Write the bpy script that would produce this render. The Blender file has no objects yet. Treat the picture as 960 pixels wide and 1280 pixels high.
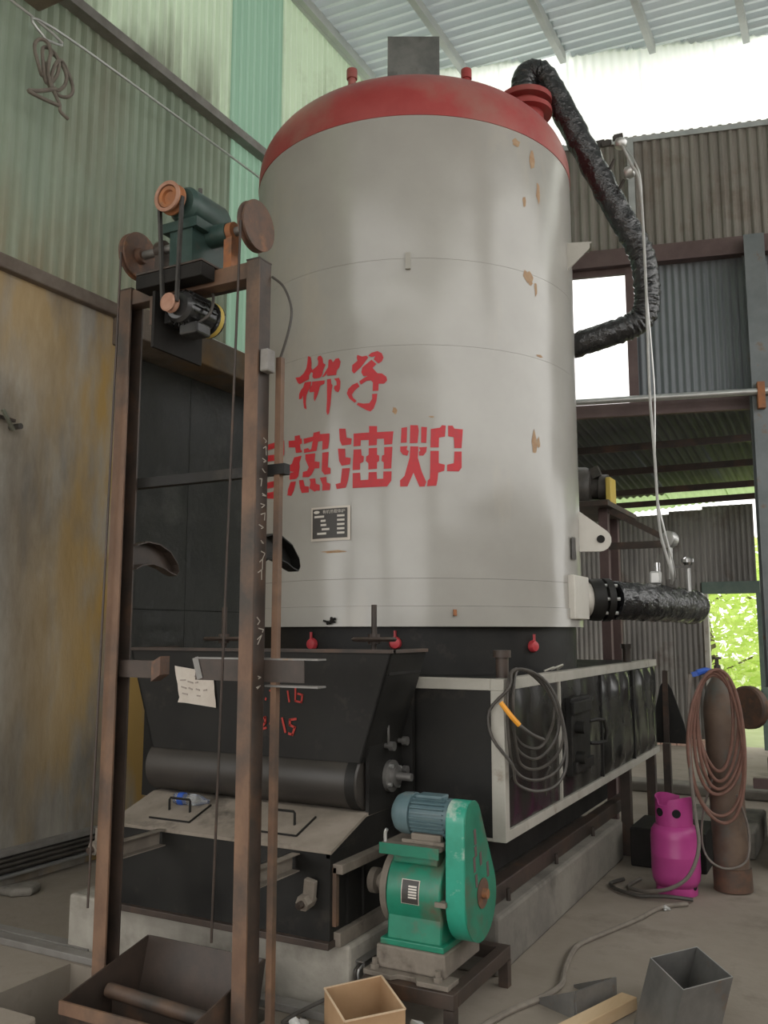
import bpy, bmesh, math, random
from mathutils import Vector, Matrix
random.seed(7)
S = bpy.context.scene
COL = S.collection
# ---------------------------------------------------------------- camera, sky, exposure
cam_d = bpy.data.cameras.new('camera'); cam = bpy.data.objects.new('camera', cam_d); COL.objects.link(cam)
cam_d.sensor_fit = 'VERTICAL'; cam_d.sensor_height = 36; cam_d.sensor_width = 36
cam_d.lens = 1110 / 1280 * 36; cam_d.clip_end = 300
cam.location = (0, 0, 1.6)
cam.rotation_euler = (math.pi / 2 + math.atan(150 / 1110), 0, math.radians(28))
S.camera = cam
w = bpy.data.worlds.new('world'); S.world = w; w.use_nodes = True
nt = w.node_tree
bg = nt.nodes['Background']
bg.inputs[0].default_value = (1.0, 0.985, 0.955, 1); bg.inputs[1].default_value = 1.0
S.view_settings.view_transform = 'Standard'; S.view_settings.look = 'None'
S.view_settings.gamma = 1; S.view_settings.use_curve_mapping = False
S.view_settings.exposure = 1.32

# ---------------------------------------------------------------- helpers
OFF = {}
class MB:
    def __init__(s): s.v = []; s.f = []
    def add(s, vs, fs):
        n = len(s.v); s.v += [Vector(p) for p in vs]; s.f += [tuple(i + n for i in q) for q in fs]; return s
    def box(s, x0, x1, y0, y1, z0, z1):
        return s.add([(x0,y0,z0),(x1,y0,z0),(x1,y1,z0),(x0,y1,z0),(x0,y0,z1),(x1,y0,z1),(x1,y1,z1),(x0,y1,z1)],
              [(0,3,2,1),(4,5,6,7),(0,1,5,4),(1,2,6,5),(2,3,7,6),(3,0,4,7)])
    def bar(s, a, b, w, h, up=(0,0,1)):
        a = Vector(a); b = Vector(b); d = (b - a).normalized(); up = Vector(up)
        sd = d.cross(up)
        if sd.length < 1e-4: sd = d.cross(Vector((0,1,0)))
        sd.normalize(); u = sd.cross(d)
        vs = []
        for p in (a, b):
            for i, j in ((-1,-1),(1,-1),(1,1),(-1,1)): vs.append(p + sd*(w/2*i) + u*(h/2*j))
        return s.add(vs, [(0,1,2,3),(7,6,5,4),(0,4,5,1),(1,5,6,2),(2,6,7,3),(3,7,4,0)])
    def cyl(s, a, b, r0, r1=None, n=20, caps=True):
        r1 = r0 if r1 is None else r1
        a = Vector(a); b = Vector(b); d = (b - a).normalized()
        u = d.cross(Vector((0,0,1)))
        if u.length < 1e-3: u = Vector((1,0,0))
        u.normalize(); v = d.cross(u)
        vs = []
        for p, r in ((a, r0), (b, r1)):
            for i in range(n):
                t = 2*math.pi*i/n; vs.append(p + u*(r*math.cos(t)) + v*(r*math.sin(t)))
        fs = [(i, (i+1) % n, n + (i+1) % n, n + i) for i in range(n)]
        if caps: fs += [tuple(range(n-1, -1, -1)), tuple(range(n, 2*n))]
        return s.add(vs, fs)
    def rev(s, prof, o, d, n=24, closed=False):
        """prof: list of (radius, distance along d)"""
        o = Vector(o); d = Vector(d).normalized(); u = d.cross(Vector((0,0,1)))
        if u.length < 1e-3: u = Vector((1,0,0))
        u.normalize(); v = d.cross(u); vs = []; fs = []
        for r, h in prof:
            for i in range(n):
                t = 2*math.pi*i/n; vs.append(o + d*h + u*(r*math.cos(t)) + v*(r*math.sin(t)))
        m = len(prof)
        for k in range(m if closed else m-1):
            k2 = (k+1) % m
            for i in range(n): fs.append((k*n+i, k*n+(i+1) % n, k2*n+(i+1) % n, k2*n+i))
        if not closed:
            if prof[0][0] > 1e-4: fs.append(tuple(range(n-1, -1, -1)))
            if prof[-1][0] > 1e-4: fs.append(tuple(range((m-1)*n, m*n)))
        return s.add(vs, fs)
    def tube(s, pts, r, n=8, smooth=6, closed=False, rf=None):
        P = [Vector(p) for p in pts]
        if smooth > 1: P = crom(P, smooth, closed)
        m = len(P); vs = []; fs = []; u = None
        for k, p in enumerate(P):
            d = (P[(k+1) % m] - P[k-1]) if closed else (P[min(k+1, m-1)] - P[max(k-1, 0)])
            if d.length < 1e-9: d = Vector((0,0,1))
            d.normalize()
            if u is None:
                u = d.cross(Vector((0.13,0.2,1)))
                if u.length < 1e-3: u = d.cross(Vector((1,0,0)))
            else: u = u - d*u.dot(d)
            u.normalize(); v = d.cross(u)
            for i in range(n):
                t = 2*math.pi*i/n; rr = r if rf is None else rf(k, m, t, r)
                vs.append(p + u*(rr*math.cos(t)) + v*(rr*math.sin(t)))
        for k in range(m if closed else m-1):
            k2 = (k+1) % m
            for i in range(n): fs.append((k*n+i, k*n+(i+1) % n, k2*n+(i+1) % n, k2*n+i))
        if not closed: fs += [tuple(range(n-1, -1, -1)), tuple(range((m-1)*n, m*n))]
        return s.add(vs, fs)
    def prism(s, poly, o, u, v, n, th):
        """poly in (u,v) from o, extruded th along n"""
        o = Vector(o); u = Vector(u); v = Vector(v); nn = Vector(n).normalized()*th; m = len(poly)
        vs = [o + u*a + v*b for a, b in poly] + [o + u*a + v*b + nn for a, b in poly]
        return s.add(vs, [tuple(range(m-1, -1, -1)), tuple(range(m, 2*m))] + [(i, (i+1) % m, m+(i+1) % m, m+i) for i in range(m)])
    def ribbon(s, pts, w, n):
        """flat painted stroke lying in a plane with normal n"""
        n = Vector(n).normalized(); P = [Vector(p) for p in pts]
        for a, b in zip(P[:-1], P[1:]):
            d = (b - a).normalized(); sd = d.cross(n).normalized()*(w/2)
            a2 = a - d*w*.3; b2 = b + d*w*.3
            s.add([a2-sd, b2-sd, b2+sd, a2+sd, a2-sd-n*.002, b2-sd-n*.002, b2+sd-n*.002, a2+sd-n*.002], [(0,1,2,3),(0,4,5,1),(2,6,7,3),(1,5,6,2),(3,7,4,0)])
        return s
    def corr(s, o, u, v, n, wd, ln, pitch, amp, trap=False, seg=1):
        """corrugated sheet: waves across u (width wd), straight along v (length ln)"""
        o = Vector(o); u = Vector(u).normalized(); v = Vector(v).normalized(); n = Vector(n).normalized()
        k = 8; N = max(2, int(round(wd/pitch*k))); vs = []; fs = []
        for j in range(seg+1):
            for i in range(N+1):
                t = i/N*wd; ph = 2*math.pi*t/pitch; hgt = math.sin(ph)
                if trap: hgt = max(-1, min(1, hgt*2.2))
                vs.append(o + u*t + v*(ln*j/seg) + n*(amp*hgt))
        for j in range(seg):
            for i in range(N): a = j*(N+1)+i; fs.append((a, a+1, a+N+2, a+N+1))
        return s.add(vs, fs)
    def build(s, name, m, parent=None, smooth=False, bevel=0, ang=40, loc=None):
        if parent is None:
            if loc is None:
                xs = [p.x for p in s.v]; ys = [p.y for p in s.v]; zs = [p.z for p in s.v]
                loc = ((min(xs)+max(xs))/2, (min(ys)+max(ys))/2, min(zs))
            off = Vector(loc)
        else: off = OFF[parent.name]
        me = bpy.data.meshes.new(name)
        me.from_pydata([p - off for p in s.v], [], s.f)
        bm = bmesh.new(); bm.from_mesh(me); bmesh.ops.recalc_face_normals(bm, faces=bm.faces); bm.to_mesh(me); bm.free()
        me.materials.append(m)
        if smooth:
            for p in me.polygons: p.use_smooth = True
            me.set_sharp_from_angle(angle=math.radians(ang))
        o = bpy.data.objects.new(name, me); COL.objects.link(o)
        if parent is None: o.location = off
        else: o.parent = parent
        OFF[o.name] = off
        if bevel:
            b = o.modifiers.new('bevel', 'BEVEL'); b.width = bevel; b.segments = 2; b.limit_method = 'ANGLE'; b.angle_limit = math.radians(40)
        return o
def crom(P, k, closed=False):
    out = []; m = len(P)
    for i in range(m if closed else m-1):
        if closed: a, b, c, d = P[i-1], P[i], P[(i+1) % m], P[(i+2) % m]
        else: a = P[max(i-1, 0)]; b = P[i]; c = P[i+1]; d = P[min(i+2, m-1)]
        for j in range(k):
            t = j/k; out.append(.5*((2*b) + (c-a)*t + (2*a-5*b+4*c-d)*t*t + (3*b-a-3*c+d)*t**3))
    if not closed: out.append(P[-1])
    return out
def thing(name, loc, label, cat, group=None):
    o = bpy.data.objects.new(name, None); COL.objects.link(o); o.location = loc
    o.empty_display_size = .1; OFF[o.name] = Vector(loc)
    return tag(o, label, cat, group)
def tag(o, label, cat, group=None):
    o['label'] = label; o['category'] = cat
    if group: o['group'] = group
    return o
def struct(o, label=None):
    o['kind'] = 'structure'
    if label: o['label'] = label
    return o
def sempty(name, loc=(0,0,0), label=None):
    o = bpy.data.objects.new(name, None); COL.objects.link(o); o.location = loc; OFF[o.name] = Vector(loc)
    return struct(o, label)
def B(*a): return MB().box(*a)

# ---------------------------------------------------------------- materials
def mat(name, c1, c2=None, rough=.6, metal=0., scale=4., lo=.35, hi=.65, stretch=(1,1,1), c3=None, s3=2., t3=(.55,.7), st3=(1,1,1),
        bump=0., bscale=None, bdist=.01, trans=0., tcol=None, rough2=None, spec=.5, detail=5, bdet=4):
    m = bpy.data.materials.new(name); m.use_nodes = True; n = m.node_tree; N = n.nodes; L = n.links
    b = N['Principled BSDF']; out = N['Material Output']
    b.inputs['Roughness'].default_value = rough; b.inputs['Metallic'].default_value = metal
    b.inputs['Specular IOR Level'].default_value = spec
    b.inputs['Base Color'].default_value = (*c1, 1)
    geo = N.new('ShaderNodeNewGeometry')
    def noise(sc, st, det=5):
        mp = N.new('ShaderNodeMapping'); mp.inputs['Scale'].default_value = st; L.new(geo.outputs['Position'], mp.inputs['Vector'])
        x = N.new('ShaderNodeTexNoise'); x.inputs['Scale'].default_value = sc; x.inputs['Detail'].default_value = det
        x.inputs['Roughness'].default_value = .62; L.new(mp.outputs[0], x.inputs['Vector']); return x
    col = None; nz = None
    if c2 is not None:
        nz = noise(scale, stretch, detail); r = N.new('ShaderNodeValToRGB'); r.color_ramp.elements[0].position = lo; r.color_ramp.elements[1].position = hi
        r.color_ramp.elements[0].color = (*c1, 1); r.color_ramp.elements[1].color = (*c2, 1); L.new(nz.outputs['Fac'], r.inputs[0]); col = r.outputs[0]
        if rough2 is not None:
            mr = N.new('ShaderNodeMapRange'); mr.inputs['From Min'].default_value = lo; mr.inputs['From Max'].default_value = hi
            mr.inputs['To Min'].default_value = rough; mr.inputs['To Max'].default_value = rough2
            L.new(nz.outputs['Fac'], mr.inputs['Value']); L.new(mr.outputs[0], b.inputs['Roughness'])
    if c3 is not None:
        z = noise(s3, st3, 6); mr = N.new('ShaderNodeMapRange'); mr.inputs['From Min'].default_value = t3[0]; mr.inputs['From Max'].default_value = t3[1]
        L.new(z.outputs['Fac'], mr.inputs['Value'])
        mx = N.new('ShaderNodeMix'); mx.data_type = 'RGBA'; L.new(mr.outputs[0], mx.inputs['Factor'])
        if col is not None: L.new(col, mx.inputs['A'])
        else: mx.inputs['A'].default_value = (*c1, 1)
        mx.inputs['B'].default_value = (*c3, 1); col = mx.outputs['Result']
    if col is not None: L.new(col, b.inputs['Base Color'])
    if bump:
        z = noise(bscale or scale*3, stretch, bdet); bp = N.new('ShaderNodeBump'); bp.inputs['Strength'].default_value = bump; bp.inputs['Distance'].default_value = bdist
        L.new(z.outputs['Fac'], bp.inputs['Height']); L.new(bp.outputs[0], b.inputs['Normal'])
    if trans:
        t = N.new('ShaderNodeBsdfTranslucent'); mx = N.new('ShaderNodeMixShader'); mx.inputs[0].default_value = trans
        if tcol is not None: t.inputs[0].default_value = (*tcol, 1)
        elif col is not None: L.new(col, t.inputs[0])
        else: t.inputs[0].default_value = (*c1, 1)
        L.new(b.outputs[0], mx.inputs[1]); L.new(t.outputs[0], mx.inputs[2]); L.new(mx.outputs[0], out.inputs[0])
    return m
RUST = (.16, .075, .04)
M = {}
M['floor'] = mat('concrete_floor', (.235,.20,.16), (.335,.29,.24), .85, scale=1.1, c3=(.15,.125,.10), s3=2.2, t3=(.54,.74), bump=.35, bscale=30, bdist=.006)
M['plinth'] = mat('concrete_plinth', (.30,.275,.235), (.46,.43,.37), .85, scale=3, c3=(.2,.18,.15), s3=2.5, t3=(.52,.7), bump=.4, bscale=25, bdist=.006)
M['plinth_dark'] = mat('grey_concrete_plinth', (.17,.155,.135), (.26,.24,.205), .9, scale=3, c3=(.10,.09,.078), s3=2.5, t3=(.55,.7), bump=.4, bscale=25, bdist=.006)
M['soffit'] = mat('brown_concrete', (.16,.125,.10), (.26,.21,.165), .85, scale=3, bump=.3, bscale=20)
M['beam'] = mat('brown_beam', (.13,.10,.08), (.21,.175,.145), .8, scale=3, c3=(.26,.15,.06), s3=1.4, t3=(.58,.8), bump=.3, bscale=18)
# stained plaster: grey render with ochre damp stains, vertical streaks
M['plaster'] = mat('stained_plaster', (.20,.178,.15), (.50,.465,.40), .9, scale=2.6, detail=9, lo=.32, hi=.7, stretch=(1,1,.3), c3=(.15,.13,.105), s3=1.6, t3=(.52,.72), st3=(1,1,.5), bump=.4, bscale=14, bdist=.01)
def ochre(m):
    """damp ochre run-off along the beam end and the top of the plaster"""
    n = m.node_tree; N = n.nodes; L = n.links; b = N['Principled BSDF']; src = b.inputs['Base Color'].links[0].from_socket
    geo = N.new('ShaderNodeNewGeometry'); sp = N.new('ShaderNodeSeparateXYZ'); L.new(geo.outputs['Position'], sp.inputs[0])
    def rng(sock, a, b_, c=0., d=1.):
        x = N.new('ShaderNodeMapRange'); x.inputs['From Min'].default_value = a; x.inputs['From Max'].default_value = b_; x.inputs['To Min'].default_value = c; x.inputs['To Max'].default_value = d; L.new(sock, x.inputs['Value']); return x.outputs[0]
    def mth(op, a, b_):
        x = N.new('ShaderNodeMath'); x.operation = op; L.new(a, x.inputs[0])
        if isinstance(b_, float): x.inputs[1].default_value = b_
        else: L.new(b_, x.inputs[1])
        return x.outputs[0]
    mp = N.new('ShaderNodeMapping'); mp.inputs['Scale'].default_value = (1,1,.3); L.new(geo.outputs['Position'], mp.inputs['Vector'])
    nz = N.new('ShaderNodeTexNoise'); nz.inputs['Scale'].default_value = 3.0; nz.inputs['Detail'].default_value = 9; L.new(mp.outputs[0], nz.inputs['Vector'])
    side = rng(sp.outputs['Y'], 3.9, 4.8); top = rng(sp.outputs['Z'], 2.7, 3.8)
    f = mth('MAXIMUM', side, mth('MULTIPLY', top, .6)); f = mth('MULTIPLY', f, rng(nz.outputs['Fac'], .42, .60))
    mx = N.new('ShaderNodeMix'); mx.data_type = 'RGBA'; L.new(f, mx.inputs['Factor']); L.new(src, mx.inputs['A']); mx.inputs['B'].default_value = (.50,.32,.10,1); L.new(mx.outputs['Result'], b.inputs['Base Color'])
ochre(M['plaster'])
M['sheet_dull'] = mat('dull_green_sheet', (.20,.245,.19), (.30,.36,.28), .5, scale=1.2, stretch=(1,1,.3), c3=(.20,.19,.14), s3=.8, t3=(.5,.72), st3=(1,1,.5), trans=.06, tcol=(.55,.66,.5))
M['sheet_pale'] = mat('pale_green_translucent_sheet', (.42,.52,.40), (.56,.66,.52), .45, scale=1.5, stretch=(1,1,.3), c3=(.28,.30,.22), s3=1.3, t3=(.56,.75), trans=.3, tcol=(.62,.74,.56))
M['sheet_green'] = mat('emerald_translucent_sheet', (.20,.36,.27), (.28,.44,.34), .4, scale=1.5, stretch=(1,1,.3), trans=.3, tcol=(.37,.55,.43))
M['roof_sheet'] = mat('grey_roof_sheet', (.48,.53,.53), (.58,.63,.62), .4, metal=.2, scale=1.5, stretch=(.3,1,1), trans=.09, tcol=(.9,.95,.97))
M['purlin'] = mat('painted_purlin', (.45,.48,.47), (.55,.57,.55), .5, scale=3)
M['wall_sheet'] = mat('brown_grey_sheet', (.19,.17,.147), (.29,.265,.23), .55, scale=1.5, stretch=(1,1,.3), c3=(.20,.16,.13), s3=2, t3=(.55,.72))
M['wall_sheet_blue'] = mat('blue_grey_sheet', (.16,.18,.195), (.23,.25,.265), .45, scale=1.5, stretch=(1,1,.3))
M['lean_sheet'] = mat('weathered_zinc_sheet', (.10,.094,.086), (.21,.20,.18), .4, metal=.3, scale=1.8, stretch=(1,1,.25), c3=(.085,.065,.05), s3=2, t3=(.55,.7))
M['lean_roof'] = mat('dark_zinc_roof', (.05,.058,.068), (.085,.095,.108), .5, metal=.2, scale=2)
M['lean_eave'] = mat('green_fibre_sheet', (.3,.42,.22), (.38,.5,.26), .5, trans=.3, tcol=(.6,.8,.4))
def dusty_low(m, z0, z1, col, sc=3., amt=1.):
    """old dirt washed along the lower edge of a row of sheets"""
    n = m.node_tree; N = n.nodes; L = n.links; b = N['Principled BSDF']; src = b.inputs['Base Color'].links[0].from_socket
    geo = N.new('ShaderNodeNewGeometry'); sp = N.new('ShaderNodeSeparateXYZ'); L.new(geo.outputs['Position'], sp.inputs[0])
    mp = N.new('ShaderNodeMapping'); mp.inputs['Scale'].default_value = (1,1,.35); L.new(geo.outputs['Position'], mp.inputs['Vector'])
    nz = N.new('ShaderNodeTexNoise'); nz.inputs['Scale'].default_value = sc; nz.inputs['Detail'].default_value = 7; L.new(mp.outputs[0], nz.inputs['Vector'])
    r = N.new('ShaderNodeMapRange'); r.inputs['From Min'].default_value = z1; r.inputs['From Max'].default_value = z0; r.inputs['To Max'].default_value = amt; L.new(sp.outputs['Z'], r.inputs['Value'])
    q = N.new('ShaderNodeMapRange'); q.inputs['From Min'].default_value = .35; q.inputs['From Max'].default_value = .6; L.new(nz.outputs['Fac'], q.inputs['Value'])
    mu = N.new('ShaderNodeMath'); mu.operation = 'MULTIPLY'; L.new(r.outputs[0], mu.inputs[0]); L.new(q.outputs[0], mu.inputs[1])
    mx = N.new('ShaderNodeMix'); mx.data_type = 'RGBA'; L.new(mu.outputs[0], mx.inputs['Factor']); L.new(src, mx.inputs['A']); mx.inputs['B'].default_value = (*col,1); L.new(mx.outputs['Result'], b.inputs['Base Color'])
    for t in N:
        if t.type == 'BSDF_TRANSLUCENT':
            m2 = N.new('ShaderNodeMix'); m2.data_type = 'RGBA'; L.new(mu.outputs[0], m2.inputs['Factor']); m2.inputs['A'].default_value = t.inputs[0].default_value[:]; m2.inputs['B'].default_value = (*[c*.5 for c in col],1); L.new(m2.outputs['Result'], t.inputs[0])
dusty_low(M['sheet_pale'], 6.2, 7.1, (.17,.165,.125)); dusty_low(M['sheet_dull'], 4.0, 4.8, (.27,.21,.12))
M['skylight'] = mat('white_translucent_sheet', (.85,.88,.88), None, .4, trans=.85, tcol=(.96,.98,.98))
M['girt'] = mat('red_oxide_girt', (.11,.07,.067), (.15,.10,.094), .6, scale=4)
M['column'] = mat('grey_painted_column', (.15,.17,.175), (.21,.23,.235), .5, scale=3, c3=(.2,.13,.09), s3=6, t3=(.6,.72))
M['galv'] = mat('galvanised_pipe', (.5,.5,.49), (.62,.62,.6), .35, metal=.7, scale=6)
M['tank'] = mat('grey_boiler_paint', (.36,.345,.315), (.41,.395,.36), .22, spec=.8, scale=1.2, c3=(.44,.40,.34), s3=1.7, t3=(.58,.75), st3=(1,1,.4), bump=.3, bscale=2.4, bdist=.06, bdet=.6)
M['red'] = mat('red_oxide_paint', (.36,.05,.05), (.42,.075,.07), .4, scale=3, c3=(.36,.17,.14), s3=1.6, t3=(.46,.72))
M['stencil'] = mat('red_stencil_paint', (.58,.025,.035), (.5,.03,.04), .45, scale=30)
M['rust_stain'] = mat('rust_stain', (.36,.20,.10), (.42,.29,.17), .6, scale=20)
M['black'] = mat('black_painted_steel', (.010,.0095,.009), (.020,.019,.017), .45, spec=.3, scale=4, c3=(.05,.042,.034), s3=6, t3=(.58,.8), bump=.1, bscale=9, bdist=.01, rough2=.62)
M['black_gloss'] = mat('black_panel_under_film', (.010,.0095,.009), (.019,.018,.017), .18, scale=3, detail=2, c3=(.045,.038,.03), s3=2.5, t3=(.55,.8), st3=(1,1,.3), rough2=.32)
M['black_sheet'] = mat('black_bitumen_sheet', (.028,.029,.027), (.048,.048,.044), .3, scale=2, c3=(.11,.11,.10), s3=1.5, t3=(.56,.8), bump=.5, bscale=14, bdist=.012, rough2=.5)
M['wrap'] = mat('black_plastic_wrap', (.010,.010,.011), (.018,.018,.02), .09, spec=.9, scale=9, bump=.7, bscale=14, bdist=.035)
M['frame_white'] = mat('dirty_white_paint', (.36,.34,.295), (.46,.44,.39), .5, scale=4, c3=(.2,.14,.09), s3=5, t3=(.58,.74))
M['ruststeel'] = mat('rusted_steel', (.13,.073,.046), (.21,.12,.072), .6, scale=7, stretch=(1,1,.5), c3=(.06,.048,.04), s3=2.2, t3=(.46,.66), bump=.15, bscale=40, bdist=.003)
M['darkrust_or_shade'] = mat('dark_rusted_or_shaded_steel', (.038,.029,.024), (.07,.048,.037), .5, scale=5, c3=(.13,.07,.04), s3=3, t3=(.55,.75), bump=.15, bscale=30, bdist=.004)  # dark rust on most parts; painted shade on the hoist posts
M['orange_rust'] = mat('orange_rust', (.40,.15,.05), (.28,.12,.06), .65, scale=14, c3=(.14,.09,.06), s3=8, t3=(.55,.7))
M['sheave'] = mat('rusted_sheave', (.15,.078,.05), (.085,.058,.044), .6, scale=12, c3=(.27,.12,.055), s3=9, t3=(.55,.72))
M['pulley'] = mat('red_primer_pulley', (.42,.24,.17), (.34,.17,.11), .55, scale=20)
M['rubber'] = mat('black_rubber', (.035,.033,.03), (.06,.055,.05), .7, scale=20)
M['teal'] = mat('dark_teal_paint', (.026,.055,.048), (.045,.08,.07), .4, scale=8, c3=(.1,.085,.07), s3=9, t3=(.55,.72))
M['motor_black'] = mat('glossy_black_motor', (.02,.02,.02), (.04,.04,.04), .18, scale=9)
M['yellow'] = mat('yellow_label', (.65,.48,.10), None, .5)
M['green'] = mat('green_enamel', (.014,.165,.10), (.02,.23,.14), .35, scale=5, c3=(.12,.105,.07), s3=6, t3=(.52,.74))
M['green_guard'] = mat('scuffed_green_guard', (.025,.26,.17), (.035,.34,.235), .3, scale=5, c3=(.42,.52,.45), s3=8, t3=(.57,.68))
M['motor_blue'] = mat('blue_grey_motor', (.09,.155,.175), (.135,.2,.215), .4, scale=6, c3=(.22,.2,.165), s3=9, t3=(.6,.75))
M['dusty'] = mat('dusty_steel', (.16,.135,.11), (.25,.215,.175), .8, scale=6, c3=(.09,.07,.055), s3=6, t3=(.55,.7), bump=.2, bscale=40, bdist=.003)
M['deck'] = mat('dusty_deck_plate', (.20,.17,.135), (.30,.255,.21), .85, scale=4, c3=(.07,.058,.046), s3=3, t3=(.52,.66))
M['steel'] = mat('bare_mill_steel', (.16,.155,.148), (.24,.232,.22), .42, metal=.5, scale=5, c3=(.22,.15,.1), s3=8, t3=(.63,.75))
M['steel_bright'] = mat('cut_steel_edge', (.34,.34,.34), (.45,.44,.42), .45, metal=.5, scale=8)
M['chrome'] = mat('bright_metal', (.7,.7,.7), None, .18, metal=1.)
M['pink'] = mat('pink_enamel', (.46,.055,.25), (.51,.07,.28), .35, scale=5)
M['hole'] = mat('dark_opening', (.008,.007,.008), None, .9)
M['oxy'] = mat('rusty_gas_bottle', (.10,.065,.047), (.155,.105,.075), .65, scale=7, c3=(.10,.115,.105), s3=4, t3=(.5,.7))
M['hose'] = mat('brown_red_hose', (.15,.075,.055), (.21,.105,.08), .5, scale=12)
M['hose_grey'] = mat('grey_hose', (.15,.13,.115), (.2,.175,.15), .6, scale=12)
M['cable'] = mat('dark_cable', (.05,.045,.04), (.085,.075,.065), .5, scale=15)
M['cable_grey'] = mat('grey_cable', (.42,.42,.40), (.5,.5,.48), .5, scale=15)
M['cable_dust'] = mat('dusty_cable', (.17,.145,.12), (.23,.2,.165), .7, scale=15)
M['orange'] = mat('orange_connector', (.85,.36,.03), None, .45)
M['blue'] = mat('blue_plastic', (.03,.10,.45), None, .4)
M['carton'] = mat('cardboard', (.34,.205,.105), (.42,.27,.15), .8, scale=4)
M['carton_edge'] = mat('torn_cardboard_edge', (.62,.46,.31), None, .8)
M['bag'] = mat('white_plastic_bag', (.72,.72,.70), None, .35, trans=.4, tcol=(.85,.85,.85))
M['wood'] = mat('sawn_timber', (.50,.35,.20), (.62,.46,.29), .7, scale=7, stretch=(1,.12,1))
M['paper'] = mat('stained_paper', (.62,.55,.48), (.72,.66,.59), .8, scale=8)
M['ink'] = mat('faint_ink', (.42,.36,.32), None, .8)
M['chalk'] = mat('chalk', (.42,.38,.33), None, .9)
M['redmark'] = mat('red_marker', (.42,.03,.02), None, .5)
M['redtag'] = mat('red_cap', (.50,.05,.06), (.42,.04,.05), .4, scale=20)
M['plate_black'] = mat('black_nameplate', (.045,.04,.036), None, .4)
M['plate_white'] = mat('white_print', (.66,.62,.56), None, .5)
M['alu'] = mat('aluminium_plate', (.55,.5,.44), None, .45, metal=.4)
M['duct'] = mat('grey_flue_steel', (.17,.18,.175), (.28,.285,.27), .5, metal=.3, scale=5, c3=(.1,.09,.08), s3=4, t3=(.55,.72))
M['lug'] = mat('pale_cream_paint', (.60,.57,.51), (.66,.63,.57), .45, scale=6)
M['leaf'] = mat('sunlit_leaf', (.45,.62,.14), (.62,.78,.25), .5, scale=1.3, trans=.5, tcol=(.85,.95,.40))
M['bark'] = mat('bark', (.13,.10,.075), (.2,.16,.12), .9, scale=8)
M['grass'] = mat('outside_ground', (.25,.30,.14), (.33,.36,.2), .9, scale=2)
M['brick'] = mat('pale_brick', (.40,.25,.19), (.5,.35,.28), .85, scale=8)
M['gutter'] = mat('grey_duct_strip', (.20,.185,.17), (.28,.265,.245), .6, scale=5)
M['glass'] = mat('clear_plastic_bottle', (.9,.93,.96), None, .08)
M['glass'].node_tree.nodes['Principled BSDF'].inputs['Transmission Weight'].default_value = .9
M['gauge'] = mat('gauge_dial', (.55,.56,.55), None, .3)
M['machine_green'] = mat('dull_green_machine', (.10,.15,.13), (.15,.2,.17), .5, scale=6)
M['drum'] = mat('sooty_drum_steel', (.035,.031,.028), (.06,.052,.045), .42, scale=5, stretch=(.3,1,1), c3=(.10,.06,.04), s3=4, t3=(.62,.8))
M['coal'] = mat('sooty_steel', (.014,.013,.012), (.025,.023,.021), .7, spec=.2, scale=5)
M['smallrust'] = mat('sand_brown_rubble', (.22,.16,.11), (.32,.25,.18), .9, scale=9)
# ================================================================ THE SETTING
# ---- floor with the hoist pit
fl = MB()
PX0, PX1, PY0, PY1, PZ = -3.5, -2.29, 2.66, 3.33, -.55
XA, XB, YA, YB = -5.1, 5.0, -4.0, 13.7
for x0, x1, y0, y1 in ((XA,XB,YA,PY0),(XA,XB,PY1,YB),(XA,PX0,PY0,PY1),(PX1,XB,PY0,PY1)):
    fl.add([(x0,y0,0),(x1,y0,0),(x1,y1,0),(x0,y1,0)], [(0,1,2,3)])
fl.add([(PX0,PY0,PZ),(PX1,PY0,PZ),(PX1,PY1,PZ),(PX0,PY1,PZ),(PX0,PY0,0),(PX1,PY0,0),(PX1,PY1,0),(PX0,PY1,0)],
       [(0,1,2,3),(0,4,5,1),(1,5,6,2),(2,6,7,3),(3,7,4,0)])
struct(fl.build('floor', M['floor'], loc=(0,0,0)), 'dusty grey brown concrete floor with a hoist pit')
slab = MB(); slab.box(-4.9, -2.96, 1.2, 2.655, .001, .1)
struct(slab.build('trim_1', M['floor'], bevel=.012), 'raised concrete slab before the hoist pit')
pl = B(-3.66, -2.0, 3.45, 4.125, 0, .275)
struct(pl.build('trim_2', M['plinth'], bevel=.015), 'whitish concrete plinth under the stoker')
pl = B(-3.78, -1.585, 4.13, 6.62, 0, .272)
struct(pl.build('trim_3', M['plinth_dark'], bevel=.02), 'grey concrete plinth under the furnace base')
# ---- outside ground
g = MB(); g.add([(-30,13.7,-.05),(30,13.7,-.05),(30,60,-.05),(-30,60,-.05)], [(0,1,2,3)])
struct(g.build('ground', M['grass'], loc=(0,13.7,-.05)), 'grassy ground outside the far door')
g = MB(); g.add([(-40,-60,-.06),(40,-60,-.06),(40,-4,-.06),(-40,-4,-.06)], [(0,1,2,3)]); g.add([(-40,-4,-.06),(-5.1,-4,-.06),(-5.1,13.7,-.06),(-40,13.7,-.06)],[(0,1,2,3)]); g.add([(5,-4,-.06),(40,-4,-.06),(40,13.7,-.06),(5,13.7,-.06)], [(0,1,2,3)])
struct(g.build('ground_yard', M['floor'], loc=(0,-4,-.06)), 'concrete yard outside the shed')
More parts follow.
